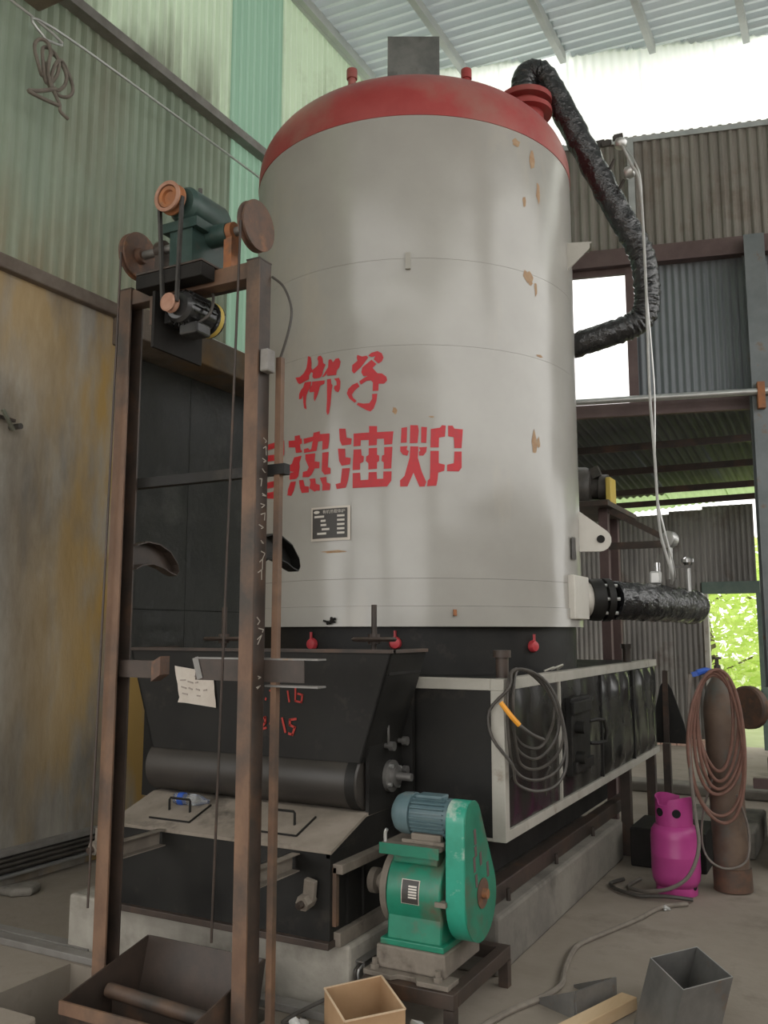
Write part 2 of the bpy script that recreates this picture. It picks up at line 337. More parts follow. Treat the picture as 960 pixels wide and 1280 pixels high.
# ---- left wall
wl = sempty('wall_left', (-4.9,4,0), 'left wall: stained plaster below, green corrugated sheets above')
B(-5.1, -4.9, 1.2, 4.95, 0, 4.0).build('plaster', M['plaster'], wl)  # stops short out of view; gap added to light the left floor
B(-4.98, -4.84, -4, 4.80, 3.985, 4.085).build('ledge', M['beam'], wl, bevel=.01)
B(-5.0, -4.6, 4.80, 9.3, 3.77, 4.02).build('beam', M['beam'], wl, bevel=.012)
B(-4.92, -4.63, 4.90, 9.3, 4.021, 4.035).build('flashing', M['galv'], wl)
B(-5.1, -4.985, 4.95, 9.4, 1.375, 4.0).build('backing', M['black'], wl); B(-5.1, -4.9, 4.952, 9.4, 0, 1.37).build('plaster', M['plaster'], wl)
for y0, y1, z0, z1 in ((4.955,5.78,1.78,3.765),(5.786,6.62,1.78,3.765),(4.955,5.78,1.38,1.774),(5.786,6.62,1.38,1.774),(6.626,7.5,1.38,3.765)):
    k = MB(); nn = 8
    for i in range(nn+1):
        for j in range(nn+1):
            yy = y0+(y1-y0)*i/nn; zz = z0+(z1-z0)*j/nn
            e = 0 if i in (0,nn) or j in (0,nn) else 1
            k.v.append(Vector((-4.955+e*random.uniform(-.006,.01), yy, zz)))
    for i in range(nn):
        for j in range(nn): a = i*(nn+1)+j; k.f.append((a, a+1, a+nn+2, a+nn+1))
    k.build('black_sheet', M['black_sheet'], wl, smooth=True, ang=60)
sw = .84
y = -3.9
while y < 9.2:
    hi = y + sw/2 > 6.1
    lowm = M['sheet_green'] if hi else M['sheet_dull']
    upm = M['sheet_green'] if hi and y < 7.0 else M['sheet_pale']
    MB().corr((-4.915,y,4.04),(0,1,0),(0,0,1),(1,0,0), sw+.002, 2.22, .105, .017, True).build('sheet', lowm, wl)
    MB().corr((-4.94,y+.01,6.2),(0,1,0),(0,0,1),(1,0,0), sw+.002, 2.2, .105, .017, True).build('sheet', upm, wl)
    y += sw
struct(B(-4.90, -4.80, -4, 9.35, 6.17, 6.25).build('trim_4', M['gutter']), 'steel rail along the left wall')
r = MB().box(-4.9, -4.86, -4, 9.35, 8.22, 8.3); struct(r.build('trim_5', M['purlin']), 'wall plate under the roof')
bm_ = B(-4.9, 5, 3.2, 3.97, 5.98, 6.5); struct(bm_.build('trim_6', M['soffit'], bevel=.015), 'brown concrete cross beam overhead')
# cable trunking on the plaster wall
tr = sempty('trim_7', (-4.85,3,.1), 'cable trunking along the foot of the plaster wall')
B(-4.899,-4.83,1.2,5.6,.20,.235).build('lip', M['gutter'], tr); B(-4.899,-4.86,1.2,5.6,.06,.2).build('cover', M['cable'], tr)
for k, z in enumerate((.175,.145,.115)): MB().cyl((-4.84+.004*k,1.2,z),(-4.84+.004*k,5.6,z),.013,n=8).build('cable', M['cable'], tr)
MB().cyl((-4.84,1.2,.075),(-4.84,5.6,.075),.014,n=8).build('conduit', M['galv'], tr)
# ---- roof
TZ = lambda x: 8.33 - .05*(x+4.9)
ce = sempty('ceiling', (0,4,8.3), 'grey corrugated roof seen from below')
WD = Vector((.971,.238,0)).normalized(); WN = Vector((.238,-.971,0)).normalized(); WP = Vector((-.845,9.81,0))
WY = lambda x: WP.y + (x-WP.x)*WD.y/WD.x
xs = [-5.0,-2.6,-.2,2.2,5.0]
for i in range(4):
    x0, x1 = xs[i], xs[i+1]+.03
    y = -4.0
    while y < 10.6:
        ye = min(1.05, WY((x0+x1)/2)+.25 - y)
        if ye > .15:
            MB().corr((x0,y,TZ(x0)+.05),(0,1,0),(1,0,-.05),(0,0,1), ye+.01, (x1-x0), .15, .038, True).build('roof_sheet', M['roof_sheet'], ce)
        y += 1.05
for k, x in enumerate((-4.83,-3.75,-2.62,-1.66,-.70,.30,1.3,2.3,3.3,4.3)):
    B(x-.035, x+.035, -4, WY(x)-.03, TZ(x)-.10, TZ(x)+.02).build('purlin', M['purlin'], ce)
# ---- back wall of the main shed (a little askew to the machine)
wb = sempty('wall_back', (-2,9.5,4), 'upper back wall of brown and blue grey corrugated sheets')
P_ = lambda s, z, d=0.: WP + WD*s + WN*d + Vector((0,0,z))
s0 = -4.2
while s0 < 5:
    MB().corr(P_(s0,5.66),WD,(0,0,1),WN,.83,1.46,.10,.014,True).build('sheet', M['wall_sheet'], wb)
    z_top = 8.6
    MB().corr(P_(s0,7.06,-.03),WD,(0,0,1),WN,.83,1.4,.10,.012).build('skylight_sheet', M['skylight'], wb)
    s0 += .8
sw0 = -1.19; s0 = sw0
while s0 < 5:
    MB().corr(P_(s0,4.03,-.01),WD,(0,0,1),WN,.78,1.6,.075,.009).build('sheet', M['wall_sheet_blue'], wb); s0 += .76
s0 = -4.2
while s0 < -2.5:
    MB().corr(P_(s0,4.03,-.01),WD,(0,0,1),WN,.76,1.6,.075,.009).build('sheet', M['wall_sheet_blue'], wb); s0 += .75
def wbox(name, s_0, s_1, z0, z1, d0, d1, m, par):
    k = MB(); k.add([P_(s_0,z0,d0),P_(s_1,z0,d0),P_(s_1,z0,d1),P_(s_0,z0,d1),P_(s_0,z1,d0),P_(s_1,z1,d0),P_(s_1,z1,d1),P_(s_0,z1,d1)],
        [(0,3,2,1),(4,5,6,7),(0,1,5,4),(1,2,6,5),(2,3,7,6),(3,0,4,7)]); return k.build(name, m, par)
wbox('girt', -4.2, 5, 5.57, 5.76, .02, .14, M['girt'], wb)
wbox('bottom_girt', -4.2, 5, 3.9, 4.04, .0, .07, M['girt'], wb)
wbox('flashing', -4.2, 5, 7.04, 7.10, .015, .03, M['galv'], wb)
wbox('jamb', -1.24, -1.14, 4.04, 5.6, .0, .06, M['girt'], wb)
wbox('jamb', -2.60, -2.5, 4.04, 5.6, .0, .06, M['girt'], wb)
wn = sempty('window_1', tuple(P_(-1.85,4.2)), 'bright window opening behind the boiler')
wbox('head', -2.5, -1.24, 5.5, 5.57, .0, .05, M['girt'], wn)
gm = bpy.data.materials.new('window_glass'); gm.use_nodes = True; gn = gm.node_tree
tb = gn.nodes.new('ShaderNodeBsdfTransparent'); mxs = gn.nodes.new('ShaderNodeMixShader'); mxs.inputs[0].default_value = .08
gb = gn.nodes['Principled BSDF']; gb.inputs['Roughness'].default_value = .1
gn.links.new(tb.outputs[0], mxs.inputs[1]); gn.links.new(gb.outputs[0], mxs.inputs[2]); gn.links.new(mxs.outputs[0], gn.nodes['Material Output'].inputs[0])
wbox('pane', -2.5, -1.24, 4.04, 5.5, -.005, .0, gm, wn)
# light steel post on the upper sheets, main column and other columns
struct(wbox('trim_8', -1.17, -1.10, 5.76, 7.06, .03, .10, M['galv'], None), 'pale steel post on the upper back wall')
def hcol(name, s, d, label):
    e = sempty(name, tuple(P_(s,0,d)), label)
    for a0, a1, b0, b1 in ((-.1,.1,.0,.012),(-.1,.1,.188,.2),(-.006,.006,.012,.188)):
        wbox('flange' if a1 > .05 else 'web', s+a0, s+a1, 0, 5.72, d+b0, d+b1, M['column'], e)
    return e
hcol('trim_9', .06, .06, 'grey steel column before the back wall'); hcol('trim_10', 3.6, .06, 'far steel column outside the frame')
hcol('trim_14', -4.1, .06, 'steel column in the back corner behind the boiler')
# ---- lean-to behind
lw = sempty('wall_back_far', (-2,13.5,0), 'far lean-to wall of weathered corrugated zinc')
topz = lambda x: 3.33 + .055*(x+3.1)
x = -6.0
while x < 3.0:
    segs = []
    w0 = .72
    z0 = 0.09
    if x + w0 <= -1.93 or x >= -1.27: segs.append((x, w0))
    elif x < -1.93: segs.append((x, -1.93 - x))
    for a, b in segs:
        MB().corr((a,13.5,z0),(1,0,0),(0,0,1),(0,-1,0), b+.02, topz(a)-z0, .075, .011).build('sheet', M['lean_sheet'], lw)
    x += w0
MB().corr((-1.93,13.5,2.3),(1,0,0),(0,0,1),(0,-1,0), .69, topz(-1.6)-2.3, .075, .011).build('sheet', M['lean_sheet'], lw)
B(-6,-1.975,13.42,13.46,1.95,2.02).build('girt', M['girt'], lw)
bx = -4.4
while bx < -1.95:
    B(bx, bx+.21, 13.40, 13.56, 0, .085).build('brick', M['brick'], lw); bx += .222
d1 = sempty('door_1', (-1.6,13.5,0), 'open doorway showing green foliage')
B(-1.97,-1.2,13.42,13.56,2.14,2.31).build('lintel', M['machine_green'], d1); B(-1.97,-1.905,13.42,13.56,0,2.14).build('jamb', M['frame_white'], d1); B(-1.255,-1.19,13.42,13.56,0,2.14).build('jamb', M['machine_green'], d1)
lr = sempty('ceiling_far', (-2,11.5,3.8), 'dark lean-to roof falling towards the far wall')
x = -5.6
while x < 2.6:
    ya = WY(x+.4)+.06; a = Vector((x,ya,3.96)); b = Vector((x,13.15,3.56+.075*(x+3.1))); b2 = Vector((x,14.0,3.56+.075*(x+3.1)-.11))
    MB().corr(a,(1,0,0.03),b-a,(0,0,1),.82,(b-a).length,.10,.012).build('roof_sheet', M['lean_roof'], lr)
    MB().corr(b,(1,0,0.06),b2-b,(0,0,1),.82,(b2-b).length,.10,.012).build('eave_sheet', M['lean_eave'], lr)
    x += .8
for t in (.22,.5,.78,.97):
    ya = 9.7+t*(13.3-9.7); z = 3.90+(3.50-3.97)*t
    MB().bar((-5.6,ya-.5,z-.05-.03),(2.6,ya+.5*(1-t),z-.05+.12*t),.05,.08).build('purlin', M['darkrust_or_shade'], lr)
MB().cyl(P_(-4.1,4.02,.30),P_(4.5,4.02,.30),.035,n=14).build('rail_pipe', M['galv'], wb, smooth=True)
wbox('pipe_clamp', .0, .07, 3.84, 4.11, .262, .345, M['orange_rust'], wb)
# floor cable ducting in front of the plinth
fd = sempty('trim_11', (-3.5,3.4,0), 'steel cable ducting across the floor')
B(-4.86,-3.505,3.44,3.51,.001,.03).build('duct_cover', M['gutter'], fd, bevel=.004); B(-4.86,-2.02,3.345,3.415,.001,.035).build('duct_cover', M['gutter'], fd, bevel=.004)
MB().cyl((-4.86,3.43,.012),(-2.02,3.43,.012),.011,n=8).build('cable', M['cable'], fd)
# steps / raised sill of the lean-to
struct(B(-4.9,4.5,9.4,9.7,.0,.10).build('trim_12', M['plinth_dark'], bevel=.02), 'low concrete kerb below the back wall')

# ---- unseen right and front walls, added to dim the shed; openings shaped for fill light
wr_ = sempty('wall_right', (4.9,3,0), 'unseen right wall of brown sheets, added with an open strip to let in daylight')
y = -4.0
while y < 10.5:
    MB().corr((4.9,y,0),(0,1,0),(0,0,1),(-1,0,0),.82,3.4,.10,.014).build('sheet', M['wall_sheet'], wr_)
    y += .8
wf_ = sempty('wall_front', (0,-4,0), 'unseen wall behind the photographer, added with a wide opening for fill light')
x = -5.0
while x < 4.9:
    dz0 = 4.4 if x < 3.4 else 0
    MB().corr((x,-4,dz0),(1,0,0),(0,0,1),(0,1,0),.82,6.2-dz0,.10,.014).build('sheet', M['wall_sheet'], wf_); x += .8
# ================================================================ THE BOILER
AX, AY, R = -2.68, 5.5, 1.115
def onT(deg, z, r=0.):
    a = math.radians(deg); return Vector((AX+(R+r)*math.cos(a), AY+(R+r)*math.sin(a), z))
def patch(poly, r=.003):
    """polygon given as (arc length, height) laid on the shell"""
    bm = bmesh.new(); vs = [bm.verts.new((a,b,0)) for a, b in poly]; bm.faces.new(vs)
    lo = min(a for a, _ in poly); hi = max(a for a, _ in poly); x = lo+.03
    while x < hi:
        bmesh.ops.bisect_plane(bm, geom=bm.verts[:]+bm.edges[:]+bm.faces[:], plane_co=(x,0,0), plane_no=(1,0,0)); x += .03
    bmesh.ops.triangulate(bm, faces=bm.faces[:])
    bm.verts.index_update(); V = []
    for v in bm.verts: t = v.co.x/R; V.append((AX+(R+r)*math.cos(t), AY+(R+r)*math.sin(t), v.co.y))
    F = [tuple(q.index for q in f.verts) for f in bm.faces]; bm.free(); return V, F
boiler = thing('thermal_oil_boiler', (AX,AY,1.37), 'huge grey cylindrical thermal oil boiler with red dome and red Chinese lettering', 'boiler')
def course(name, z0, z1, r0, m, lip=.0):
    k = MB(); n = 120
    k.rev([(r0-.006,z0),(r0+lip,z0+.0005),(r0+lip,z0+.004),(r0,z0+.006),(r0,z1-.001),(r0-.006,z1-.0005)], (AX,AY,0), (0,0,1), n)
    return k.build(name, m, boiler, smooth=True, ang=30)
c0 = course('skirt_ring', 1.63, 1.745, R+.006, M['tank']); c0['label'] = 'lowest grey ring with yellowed edge'
for z0, z1 in ((1.745,1.90),(1.90,3.26),(3.26,3.79),(3.79,4.70)): course('shell_course', z0, z1, R, M['tank'])
prof = [(R-.02,4.695),(R+.004,4.70)]
for i in range(1, 25):
    ph = i/24*math.pi/2; n_ = 2.6
    prof.append(((R+.004)*max(math.cos(ph),0)**(2/n_) if i < 24 else 0.0, 4.71+.55*math.sin(ph)**(2/n_)))
dome = MB().rev(prof, (AX,AY,0), (0,0,1), 120).build('dome', M['red'], boiler, smooth=True, ang=60)
MB().cyl((AX,AY,1.30),(AX,AY,1.632),R-.045,n=96).build('combustion_drum', M['black'], boiler, smooth=True)
# flue duct on the dome
k = MB(); fd_ = (math.radians(28)); cx, cy = AX-.02+.053, AY-.1+.028
ux = Vector((math.cos(fd_),math.sin(fd_),0)); uy = Vector((-math.sin(fd_),math.cos(fd_),0)); hw = .185
def rq(h, z): return [Vector((cx,cy,z))+ux*a+uy*b for a, b in ((-h,-h),(h,-h),(h,h),(-h,h))]
vs = rq(hw+.02,5.19)+rq(hw+.015,5.30)+rq(hw,5.32)+rq(hw,5.83)+rq(hw-.012,5.83)+rq(hw-.012,5.3)
fs = []
for q in range(5):
    for i in range(4): fs.append((q*4+i, q*4+(i+1) % 4, q*4+4+(i+1) % 4, q*4+4+i))
flue = k.add(vs, fs).build('flue_duct', M['duct'], boiler)
for t in (-.06,.03,.11): MB().bar(Vector((cx,cy,5.35))+ux*t-uy*(hw+.006), Vector((cx,cy,5.385))+ux*t-uy*(hw+.006), .012, .012).build('bolt', M['galv'], flue)
# two red threaded stubs
for px_, ds in ((-.43,-.62),(.335,-.62)):
    p = Vector((AX,AY,0))+ux*px_*1.0+uy*(ds)
    zz = 5.09
    MB().rev([(.026,0),(.026,.17),(.036,.17),(.036,.235),(.02,.235)], p+Vector((0,0,zz)), (0,0,1), 12).build('vent_stub', M['red'], boiler, smooth=True)
# pipe socket on the shoulder
sp = Vector((-1.93,5.83,0))
MB().rev([(.135,4.85),(.135,5.34),(.195,5.34),(.195,5.375),(.135,5.375),(.13,5.43),(.195,5.43),(.195,5.47),(.10,5.47)], sp, (0,0,1), 28).build('outlet_flange', M['red'], boiler, smooth=True)
# lettering
LET = [[(-1.934,3.264),(-1.912,3.253),(-1.904,3.214),(-1.906,3.187),(-1.898,3.169),(-1.877,3.179),(-1.856,3.192),(-1.852,3.215),(-1.859,3.233),(-1.853,3.247),(-1.834,3.248),(-1.82,3.23),(-1.816,3.199),(-1.798,3.186),(-1.815,3.155),(-1.823,3.126),(-1.837,3.112),(-1.884,3.113),(-1.897,3.128),(-1.893,3.151),(-1.906,3.157),(-1.923,3.14),(-1.923,3.116),(-2,3.099),(-2.019,3.113),(-2.04,3.148),(-2.001,3.144),(-1.968,3.161),(-1.946,3.188),(-1.938,3.22)],
[(-1.958,3.103),(-1.905,3.099),(-1.909,3.073),(-1.93,3.043),(-1.943,3.018),(-1.947,2.978),(-1.94,2.932),(-1.96,2.943),(-1.968,2.982),(-1.97,3.023),(-1.984,3.005),(-2.005,3.005),(-2.005,3.036),(-1.99,3.06),(-1.971,3.074)],
[(-1.897,3.097),(-1.803,3.09),(-1.806,3.07),(-1.837,3.062),(-1.854,3.011),(-1.876,2.971),(-1.884,2.989),(-1.881,3.031),(-1.917,3.034),(-1.918,3.058),(-1.901,3.075)],
[(-1.777,3.213),(-1.758,3.213),(-1.746,3.192),(-1.728,3.212),(-1.706,3.213),(-1.694,3.188),(-1.702,3.156),(-1.72,3.138),(-1.723,3.112),(-1.784,3.115),(-1.788,3.131),(-1.807,3.114),(-1.823,3.114),(-1.78,3.167)],
[(-1.787,3.094),(-1.76,3.094),(-1.756,3.063),(-1.747,3.052),(-1.752,3.03),(-1.756,2.99),(-1.761,2.938),(-1.77,2.887),(-1.781,2.875),(-1.789,2.896),(-1.786,2.968)],
[(-1.738,3.091),(-1.705,3.093),(-1.694,3.069),(-1.697,3.023),(-1.708,3.004),(-1.726,3.013),(-1.739,3.031),(-1.734,3.047),(-1.719,3.049),(-1.721,3.072)],
[(-1.586,3.218),(-1.555,3.205),(-1.528,3.208),(-1.518,3.195),(-1.561,3.143),(-1.606,3.106),(-1.62,3.123),(-1.618,3.159),(-1.585,3.182),(-1.589,3.202)],
[(-1.518,3.208),(-1.498,3.223),(-1.462,3.23),(-1.436,3.215),(-1.426,3.188),(-1.436,3.166),(-1.456,3.154),(-1.485,3.182),(-1.475,3.201),(-1.495,3.196),(-1.508,3.201)],
[(-1.498,3.18),(-1.469,3.152),(-1.491,3.13),(-1.462,3.096),(-1.436,3.094),(-1.41,3.073),(-1.404,3.05),(-1.423,3.031),(-1.455,3.033),(-1.457,2.991),(-1.491,2.992),(-1.489,3.042),(-1.501,3.056),(-1.528,3.055),(-1.564,3.035),(-1.573,3.056),(-1.548,3.073),(-1.521,3.084),(-1.548,3.086),(-1.561,3.11),(-1.555,3.139)],
[(-1.585,3.05),(-1.571,3.026),(-1.602,3.003),(-1.619,2.981),(-1.612,2.961),(-1.589,2.94),(-1.601,2.929),(-1.636,2.96),(-1.652,2.991),(-1.643,3.017),(-1.616,3.04)],
[(-1.581,2.929),(-1.547,2.92),(-1.511,2.92),(-1.494,2.945),(-1.494,2.974),(-1.463,2.974),(-1.468,2.93),(-1.485,2.886),(-1.504,2.87),(-1.527,2.879),(-1.588,2.917)],
[(-1.701,2.784),(-1.659,2.78),(-1.652,2.726),(-1.618,2.718),(-1.623,2.683),(-1.681,2.681),(-1.696,2.712)],
[(-1.708,2.665),(-1.661,2.661),(-1.658,2.61),(-1.625,2.603),(-1.629,2.566),(-1.683,2.561),(-1.7,2.591)],
[(-1.68,2.545),(-1.629,2.544),(-1.641,2.471),(-1.655,2.43),(-1.714,2.425),(-1.722,2.455),(-1.689,2.461)],
[(-1.607,2.746),(-1.512,2.746),(-1.512,2.784),(-1.464,2.781),(-1.464,2.745),(-1.368,2.746),(-1.376,2.671),(-1.422,2.669),(-1.424,2.705),(-1.464,2.705),(-1.466,2.669),(-1.514,2.668),(-1.514,2.702),(-1.562,2.703),(-1.564,2.67),(-1.607,2.67)],
[(-1.607,2.651),(-1.56,2.65),(-1.557,2.614),(-1.543,2.607),(-1.545,2.576),(-1.566,2.566),(-1.566,2.53),(-1.613,2.53)],
[(-1.514,2.653),(-1.464,2.653),(-1.464,2.613),(-1.451,2.606),(-1.451,2.575),(-1.464,2.567),(-1.464,2.53),(-1.516,2.528),(-1.516,2.565),(-1.532,2.579),(-1.529,2.606),(-1.514,2.614)],
[(-1.422,2.655),(-1.374,2.656),(-1.381,2.529),(-1.425,2.528),(-1.425,2.566),(-1.438,2.575),(-1.435,2.606),(-1.422,2.611)],
[(-1.612,2.512),(-1.566,2.513),(-1.563,2.468),(-1.516,2.469),(-1.514,2.512),(-1.466,2.512),(-1.464,2.471),(-1.428,2.471),(-1.427,2.513),(-1.379,2.512),(-1.381,2.459),(-1.405,2.425),(-1.612,2.424)],
[(-1.322,2.765),(-1.289,2.769),(-1.292,2.678),(-1.326,2.677)],
[(-1.271,2.78),(-1.227,2.779),(-1.222,2.746),(-1.23,2.675),(-1.274,2.674)],
[(-1.208,2.77),(-1.175,2.768),(-1.18,2.675),(-1.21,2.677)],
[(-1.329,2.655),(-1.287,2.658),(-1.292,2.637),(-1.279,2.628),(-1.288,2.601),(-1.314,2.608),(-1.329,2.628)],
[(-1.272,2.656),(-1.225,2.655),(-1.228,2.588),(-1.207,2.509),(-1.181,2.448),(-1.19,2.422),(-1.22,2.421),(-1.254,2.502),(-1.288,2.423),(-1.33,2.422),(-1.331,2.458),(-1.305,2.484),(-1.275,2.593)],
[(-1.223,2.649),(-1.176,2.653),(-1.18,2.623),(-1.197,2.601),(-1.221,2.601),(-1.223,2.623),(-1.214,2.631)],
[(-1.153,2.757),(-1.101,2.766),(-1.088,2.781),(-1.066,2.779),(-1.071,2.714),(-1.106,2.707),(-1.108,2.65),(-1.156,2.649)],
[(-1.053,2.779),(-1.026,2.78),(-1.016,2.763),(-0.965,2.761),(-0.974,2.65),(-1.017,2.648),(-1.02,2.712),(-1.053,2.717)],
[(-1.156,2.629),(-1.108,2.63),(-1.109,2.558),(-1.074,2.55),(-1.077,2.515),(-1.112,2.503),(-1.117,2.458),(-1.124,2.427),(-1.177,2.424),(-1.173,2.457),(-1.16,2.47)],
[(-1.017,2.628),(-0.974,2.63),(-0.975,2.535),(-0.993,2.513),(-1.061,2.513),(-1.061,2.55),(-1.021,2.56)],
[(-2.039,2.782),(-1.994,2.781),(-1.99,2.758),(-1.977,2.757),(-1.974,2.727),(-1.991,2.723),(-1.986,2.689),(-1.973,2.684),(-1.975,2.672),(-2.026,2.675),(-2.034,2.711),(-2.093,2.719),(-2.096,2.76),(-2.038,2.755)],
[(-1.962,2.754),(-1.887,2.757),(-1.883,2.78),(-1.835,2.783),(-1.835,2.766),(-1.766,2.762),(-1.767,2.727),(-1.775,2.672),(-1.817,2.669),(-1.815,2.722),(-1.847,2.722),(-1.859,2.667),(-1.956,2.666),(-1.959,2.69),(-1.923,2.692),(-1.914,2.68),(-1.9,2.682),(-1.887,2.73),(-1.957,2.721)],
[(-2.042,2.65),(-1.975,2.652),(-1.994,2.612),(-1.991,2.583),(-2.003,2.527),(-2.023,2.515),(-2.082,2.517),(-2.081,2.558),(-2.04,2.56),(-2.101,2.575),(-2.098,2.604),(-2.062,2.613)],
[(-1.946,2.656),(-1.868,2.654),(-1.872,2.605),(-1.834,2.597),(-1.837,2.56),(-1.871,2.562),(-1.893,2.529),(-1.916,2.514),(-1.966,2.519),(-1.964,2.551),(-1.93,2.554),(-1.917,2.574),(-1.946,2.627)],
[(-1.816,2.651),(-1.771,2.652),(-1.776,2.56),(-1.759,2.555),(-1.757,2.52),(-1.798,2.517),(-1.819,2.543)],
[(-2.071,2.503),(-2.023,2.501),(-2.04,2.446),(-2.064,2.416),(-2.101,2.424),(-2.095,2.459)],
[(-1.997,2.504),(-1.96,2.502),(-1.948,2.464),(-1.915,2.458),(-1.914,2.422),(-1.971,2.424),(-1.986,2.454)],
[(-1.911,2.503),(-1.866,2.502),(-1.861,2.47),(-1.833,2.46),(-1.831,2.425),(-1.856,2.428),(-1.869,2.422),(-1.91,2.447),(-1.902,2.481)],
[(-1.832,2.502),(-1.786,2.504),(-1.783,2.47),(-1.758,2.461),(-1.76,2.423),(-1.814,2.424),(-1.812,2.459)],
[(-2.485,2.783),(-2.199,2.774),(-2.141,2.771),(-2.139,2.682),(-2.163,2.657),(-2.216,2.657),(-2.43,2.677),(-2.481,2.724),(-2.22,2.695),(-2.204,2.7),(-2.205,2.737),(-2.434,2.746)],
[(-2.429,2.658),(-2.143,2.619),(-2.145,2.581),(-2.207,2.582),(-2.405,2.605)],
[(-2.47,2.539),(-2.172,2.528),(-2.174,2.432),(-2.216,2.414),(-2.367,2.438),(-2.36,2.47),(-2.26,2.465),(-2.239,2.491),(-2.467,2.5)]]
for nm, idx in (('bang',range(0,6)),('zi',range(6,11)),('you',range(11,19)),('lu',range(19,29)),('re',range(29,38)),('dao',range(38,41))):
    k = MB()
    for i in idx: k.add(*patch(LET[i]))
    o = k.build('stencilled_character', M['stencil'], boiler)
    o['label'] = 'red stencilled Chinese character on the shell'
# nameplate
a0, a1 = math.radians(-97.0)*R, math.radians(-83.4)*R
def rect(a, b, c, d): return [(a,c),(b,c),(b,d),(a,d)]
np_ = MB().add(*patch(rect(a0,a1,2.125,2.325),.008)).build('nameplate', M['alu'], boiler)
MB().add(*patch(rect(a0+.012,a1-.018,2.14,2.313),.011)).build('nameplate_field', M['plate_black'], np_)
k = MB(); w_ = a1-a0
for i in range(5):
    zr = 2.268-.025*i
    for u0, u1 in ([(.10,.36),(.27,.4),(.27,.42),(.3,.5),(.18,.42)][i], (.69,.87)): k.add(*patch(rect(a0+w_*u0,a0+w_*u1,zr-.006,zr+.006),.0125))
elli = [(a0+w_*.16+.022*math.cos(t*.5236), 2.295+.009*math.sin(t*.5236)) for t in range(12)]
k.add(*patch(elli,.0125)); k.build('nameplate_print', M['plate_white'], np_)
def cjk(txt, size):
    cu = bpy.data.curves.new('t', 'FONT'); cu.body = txt; cu.size = size; cu.resolution_u = 1
    o = bpy.data.objects.new('t', cu); COL.objects.link(o); bpy.context.view_layer.update()
    me = o.to_mesh(); V = [tuple(v.co) for v in me.vertices]; F = [tuple(p.vertices) for p in me.polygons]
    o.to_mesh_clear(); bpy.data.objects.remove(o); bpy.data.curves.remove(cu); return V, F
V, F = cjk('有机热载体炉', .024)
if V:
    x_ = max(v[0] for v in V); sc = w_*.56/max(x_, .01)
    MB().add([onT(math.degrees((a0+w_*.32+v[0]*sc)/R), 2.286+v[1], .0125) for v in V], F).build('nameplate_title', M['plate_white'], np_)
# small fittings on the shell
def plug(deg, z, r, l, m, name='plug'):
    p = onT(deg, z, -.01); q = onT(deg, z, l); return MB().cyl(p, q, r, n=12).build(name, m, boiler, smooth=True)
k = MB(); p = onT(-65.8, 3.72, .008); k.bar(p, p+Vector((0,0,.10)), .03, .018, up=(.41,-.91,0)); k.build('latch_tab', M['frame_white'], boiler)
k = MB(); p = onT(-52.75, 1.69, .012); k.bar(p, p+Vector((0,0,.035)), .018, .02, up=(.6,-.8,0)); k.build('plug', M['orange_rust'], boiler)
k = MB()
for i in range(9):
    a = -89.5+random.uniform(-1.6,1.6); z = 1.665+random.uniform(-.014,.014); p = onT(a,z,.012); k.bar(p, p+Vector((random.uniform(-.03,.03),-.008,random.uniform(-.01,.015))), .012, .012)
k.build('burnt_patch', M['coal'], boiler)
for deg, z in ((-70.1,1.538),(-24.5,1.517),(-98,1.53)):
    p = onT(deg, z, -.045); d = (onT(deg,z,1)-p).normalized()
    c = MB().rev([(.0,.0),(.034,.0),(.037,.012),(.028,.03),(.012,.034),(0,.034)], p, d, 16).build('inspection_cap', M['redtag'], boiler, smooth=True)
    MB().bar(p+Vector((0,0,.03))+d*.02, p+Vector((0,0,.07))+d*.02, .012, .012).build('hasp', M['redtag'], c)
# stains
def blob(deg, z, w0, h0, n=11):
    s_ = math.radians(deg)*R; return patch([(s_+w0*math.cos(6.283*i/n)*random.uniform(.45,1), z+h0*math.sin(6.283*i/n)*random.uniform(.45,1)) for i in range(n)], .0015)
k = MB()
for deg, z, a, b in ((-25,3.77,.05,.05),(-24,3.735,.03,.025),(-21.5,3.70,.02,.06),(-23.8,2.72,.028,.10),(-22,2.73,.02,.05),(-29,4.62,.05,.035),(-22,4.55,.03,.08),(-19,4.35,.025,.12),(-70,2.87,.018,.03),(-59,2.83,.022,.006),(-26,4.25,.02,.05),(-20.5,3.28,.04,.012),(-89,2.06,.1,.012)): MB().add(*blob(deg,z,a,b)).build('rust_stain', M['rust_stain'], boiler)
# bracket, lifting lug, small plate on the right flank
p = onT(2, 3.97, -.01)
k = MB().prism([(0,.0),(.16,.16),(.16,.19),(0,.19)], p, (.93,.36,0), (0,0,1), (-.36,.93,0), .02)
k.prism([(0,0),(.17,0),(.17,.15),(0,.15)], p+Vector((0,0,.19)), (.93,.36,0), (-.36,.93,0), (0,0,1), .012); k.build('side_bracket', M['frame_white'], boiler)
pp = onT(10, 2.12, -.03); u_ = Vector((.93,.36,0)).normalized()
lg = [(0,0),(.16,-.0)]+[(.16+.075*math.cos(t), .075+.075*math.sin(t)) for t in [(-1.57+.35*i) for i in range(8)]]+[(.0,.29)]
lu = MB().prism(lg, pp, u_, (0,0,1), (-.36,.93,0), .025).build('lifting_lug', M['lug'], boiler)
MB().cyl(pp+u_*.165+Vector((0.004,-.006,.08)), pp+u_*.165+Vector((-.012,.03,.08)), .026, n=14).build('lug_eye', M['coal'], lu)
k = MB().add(*patch(rect(math.radians(-4)*R, math.radians(0)*R, 2.05, 2.19), .012)); k.build('rating_plate', M['plate_black'], boiler)
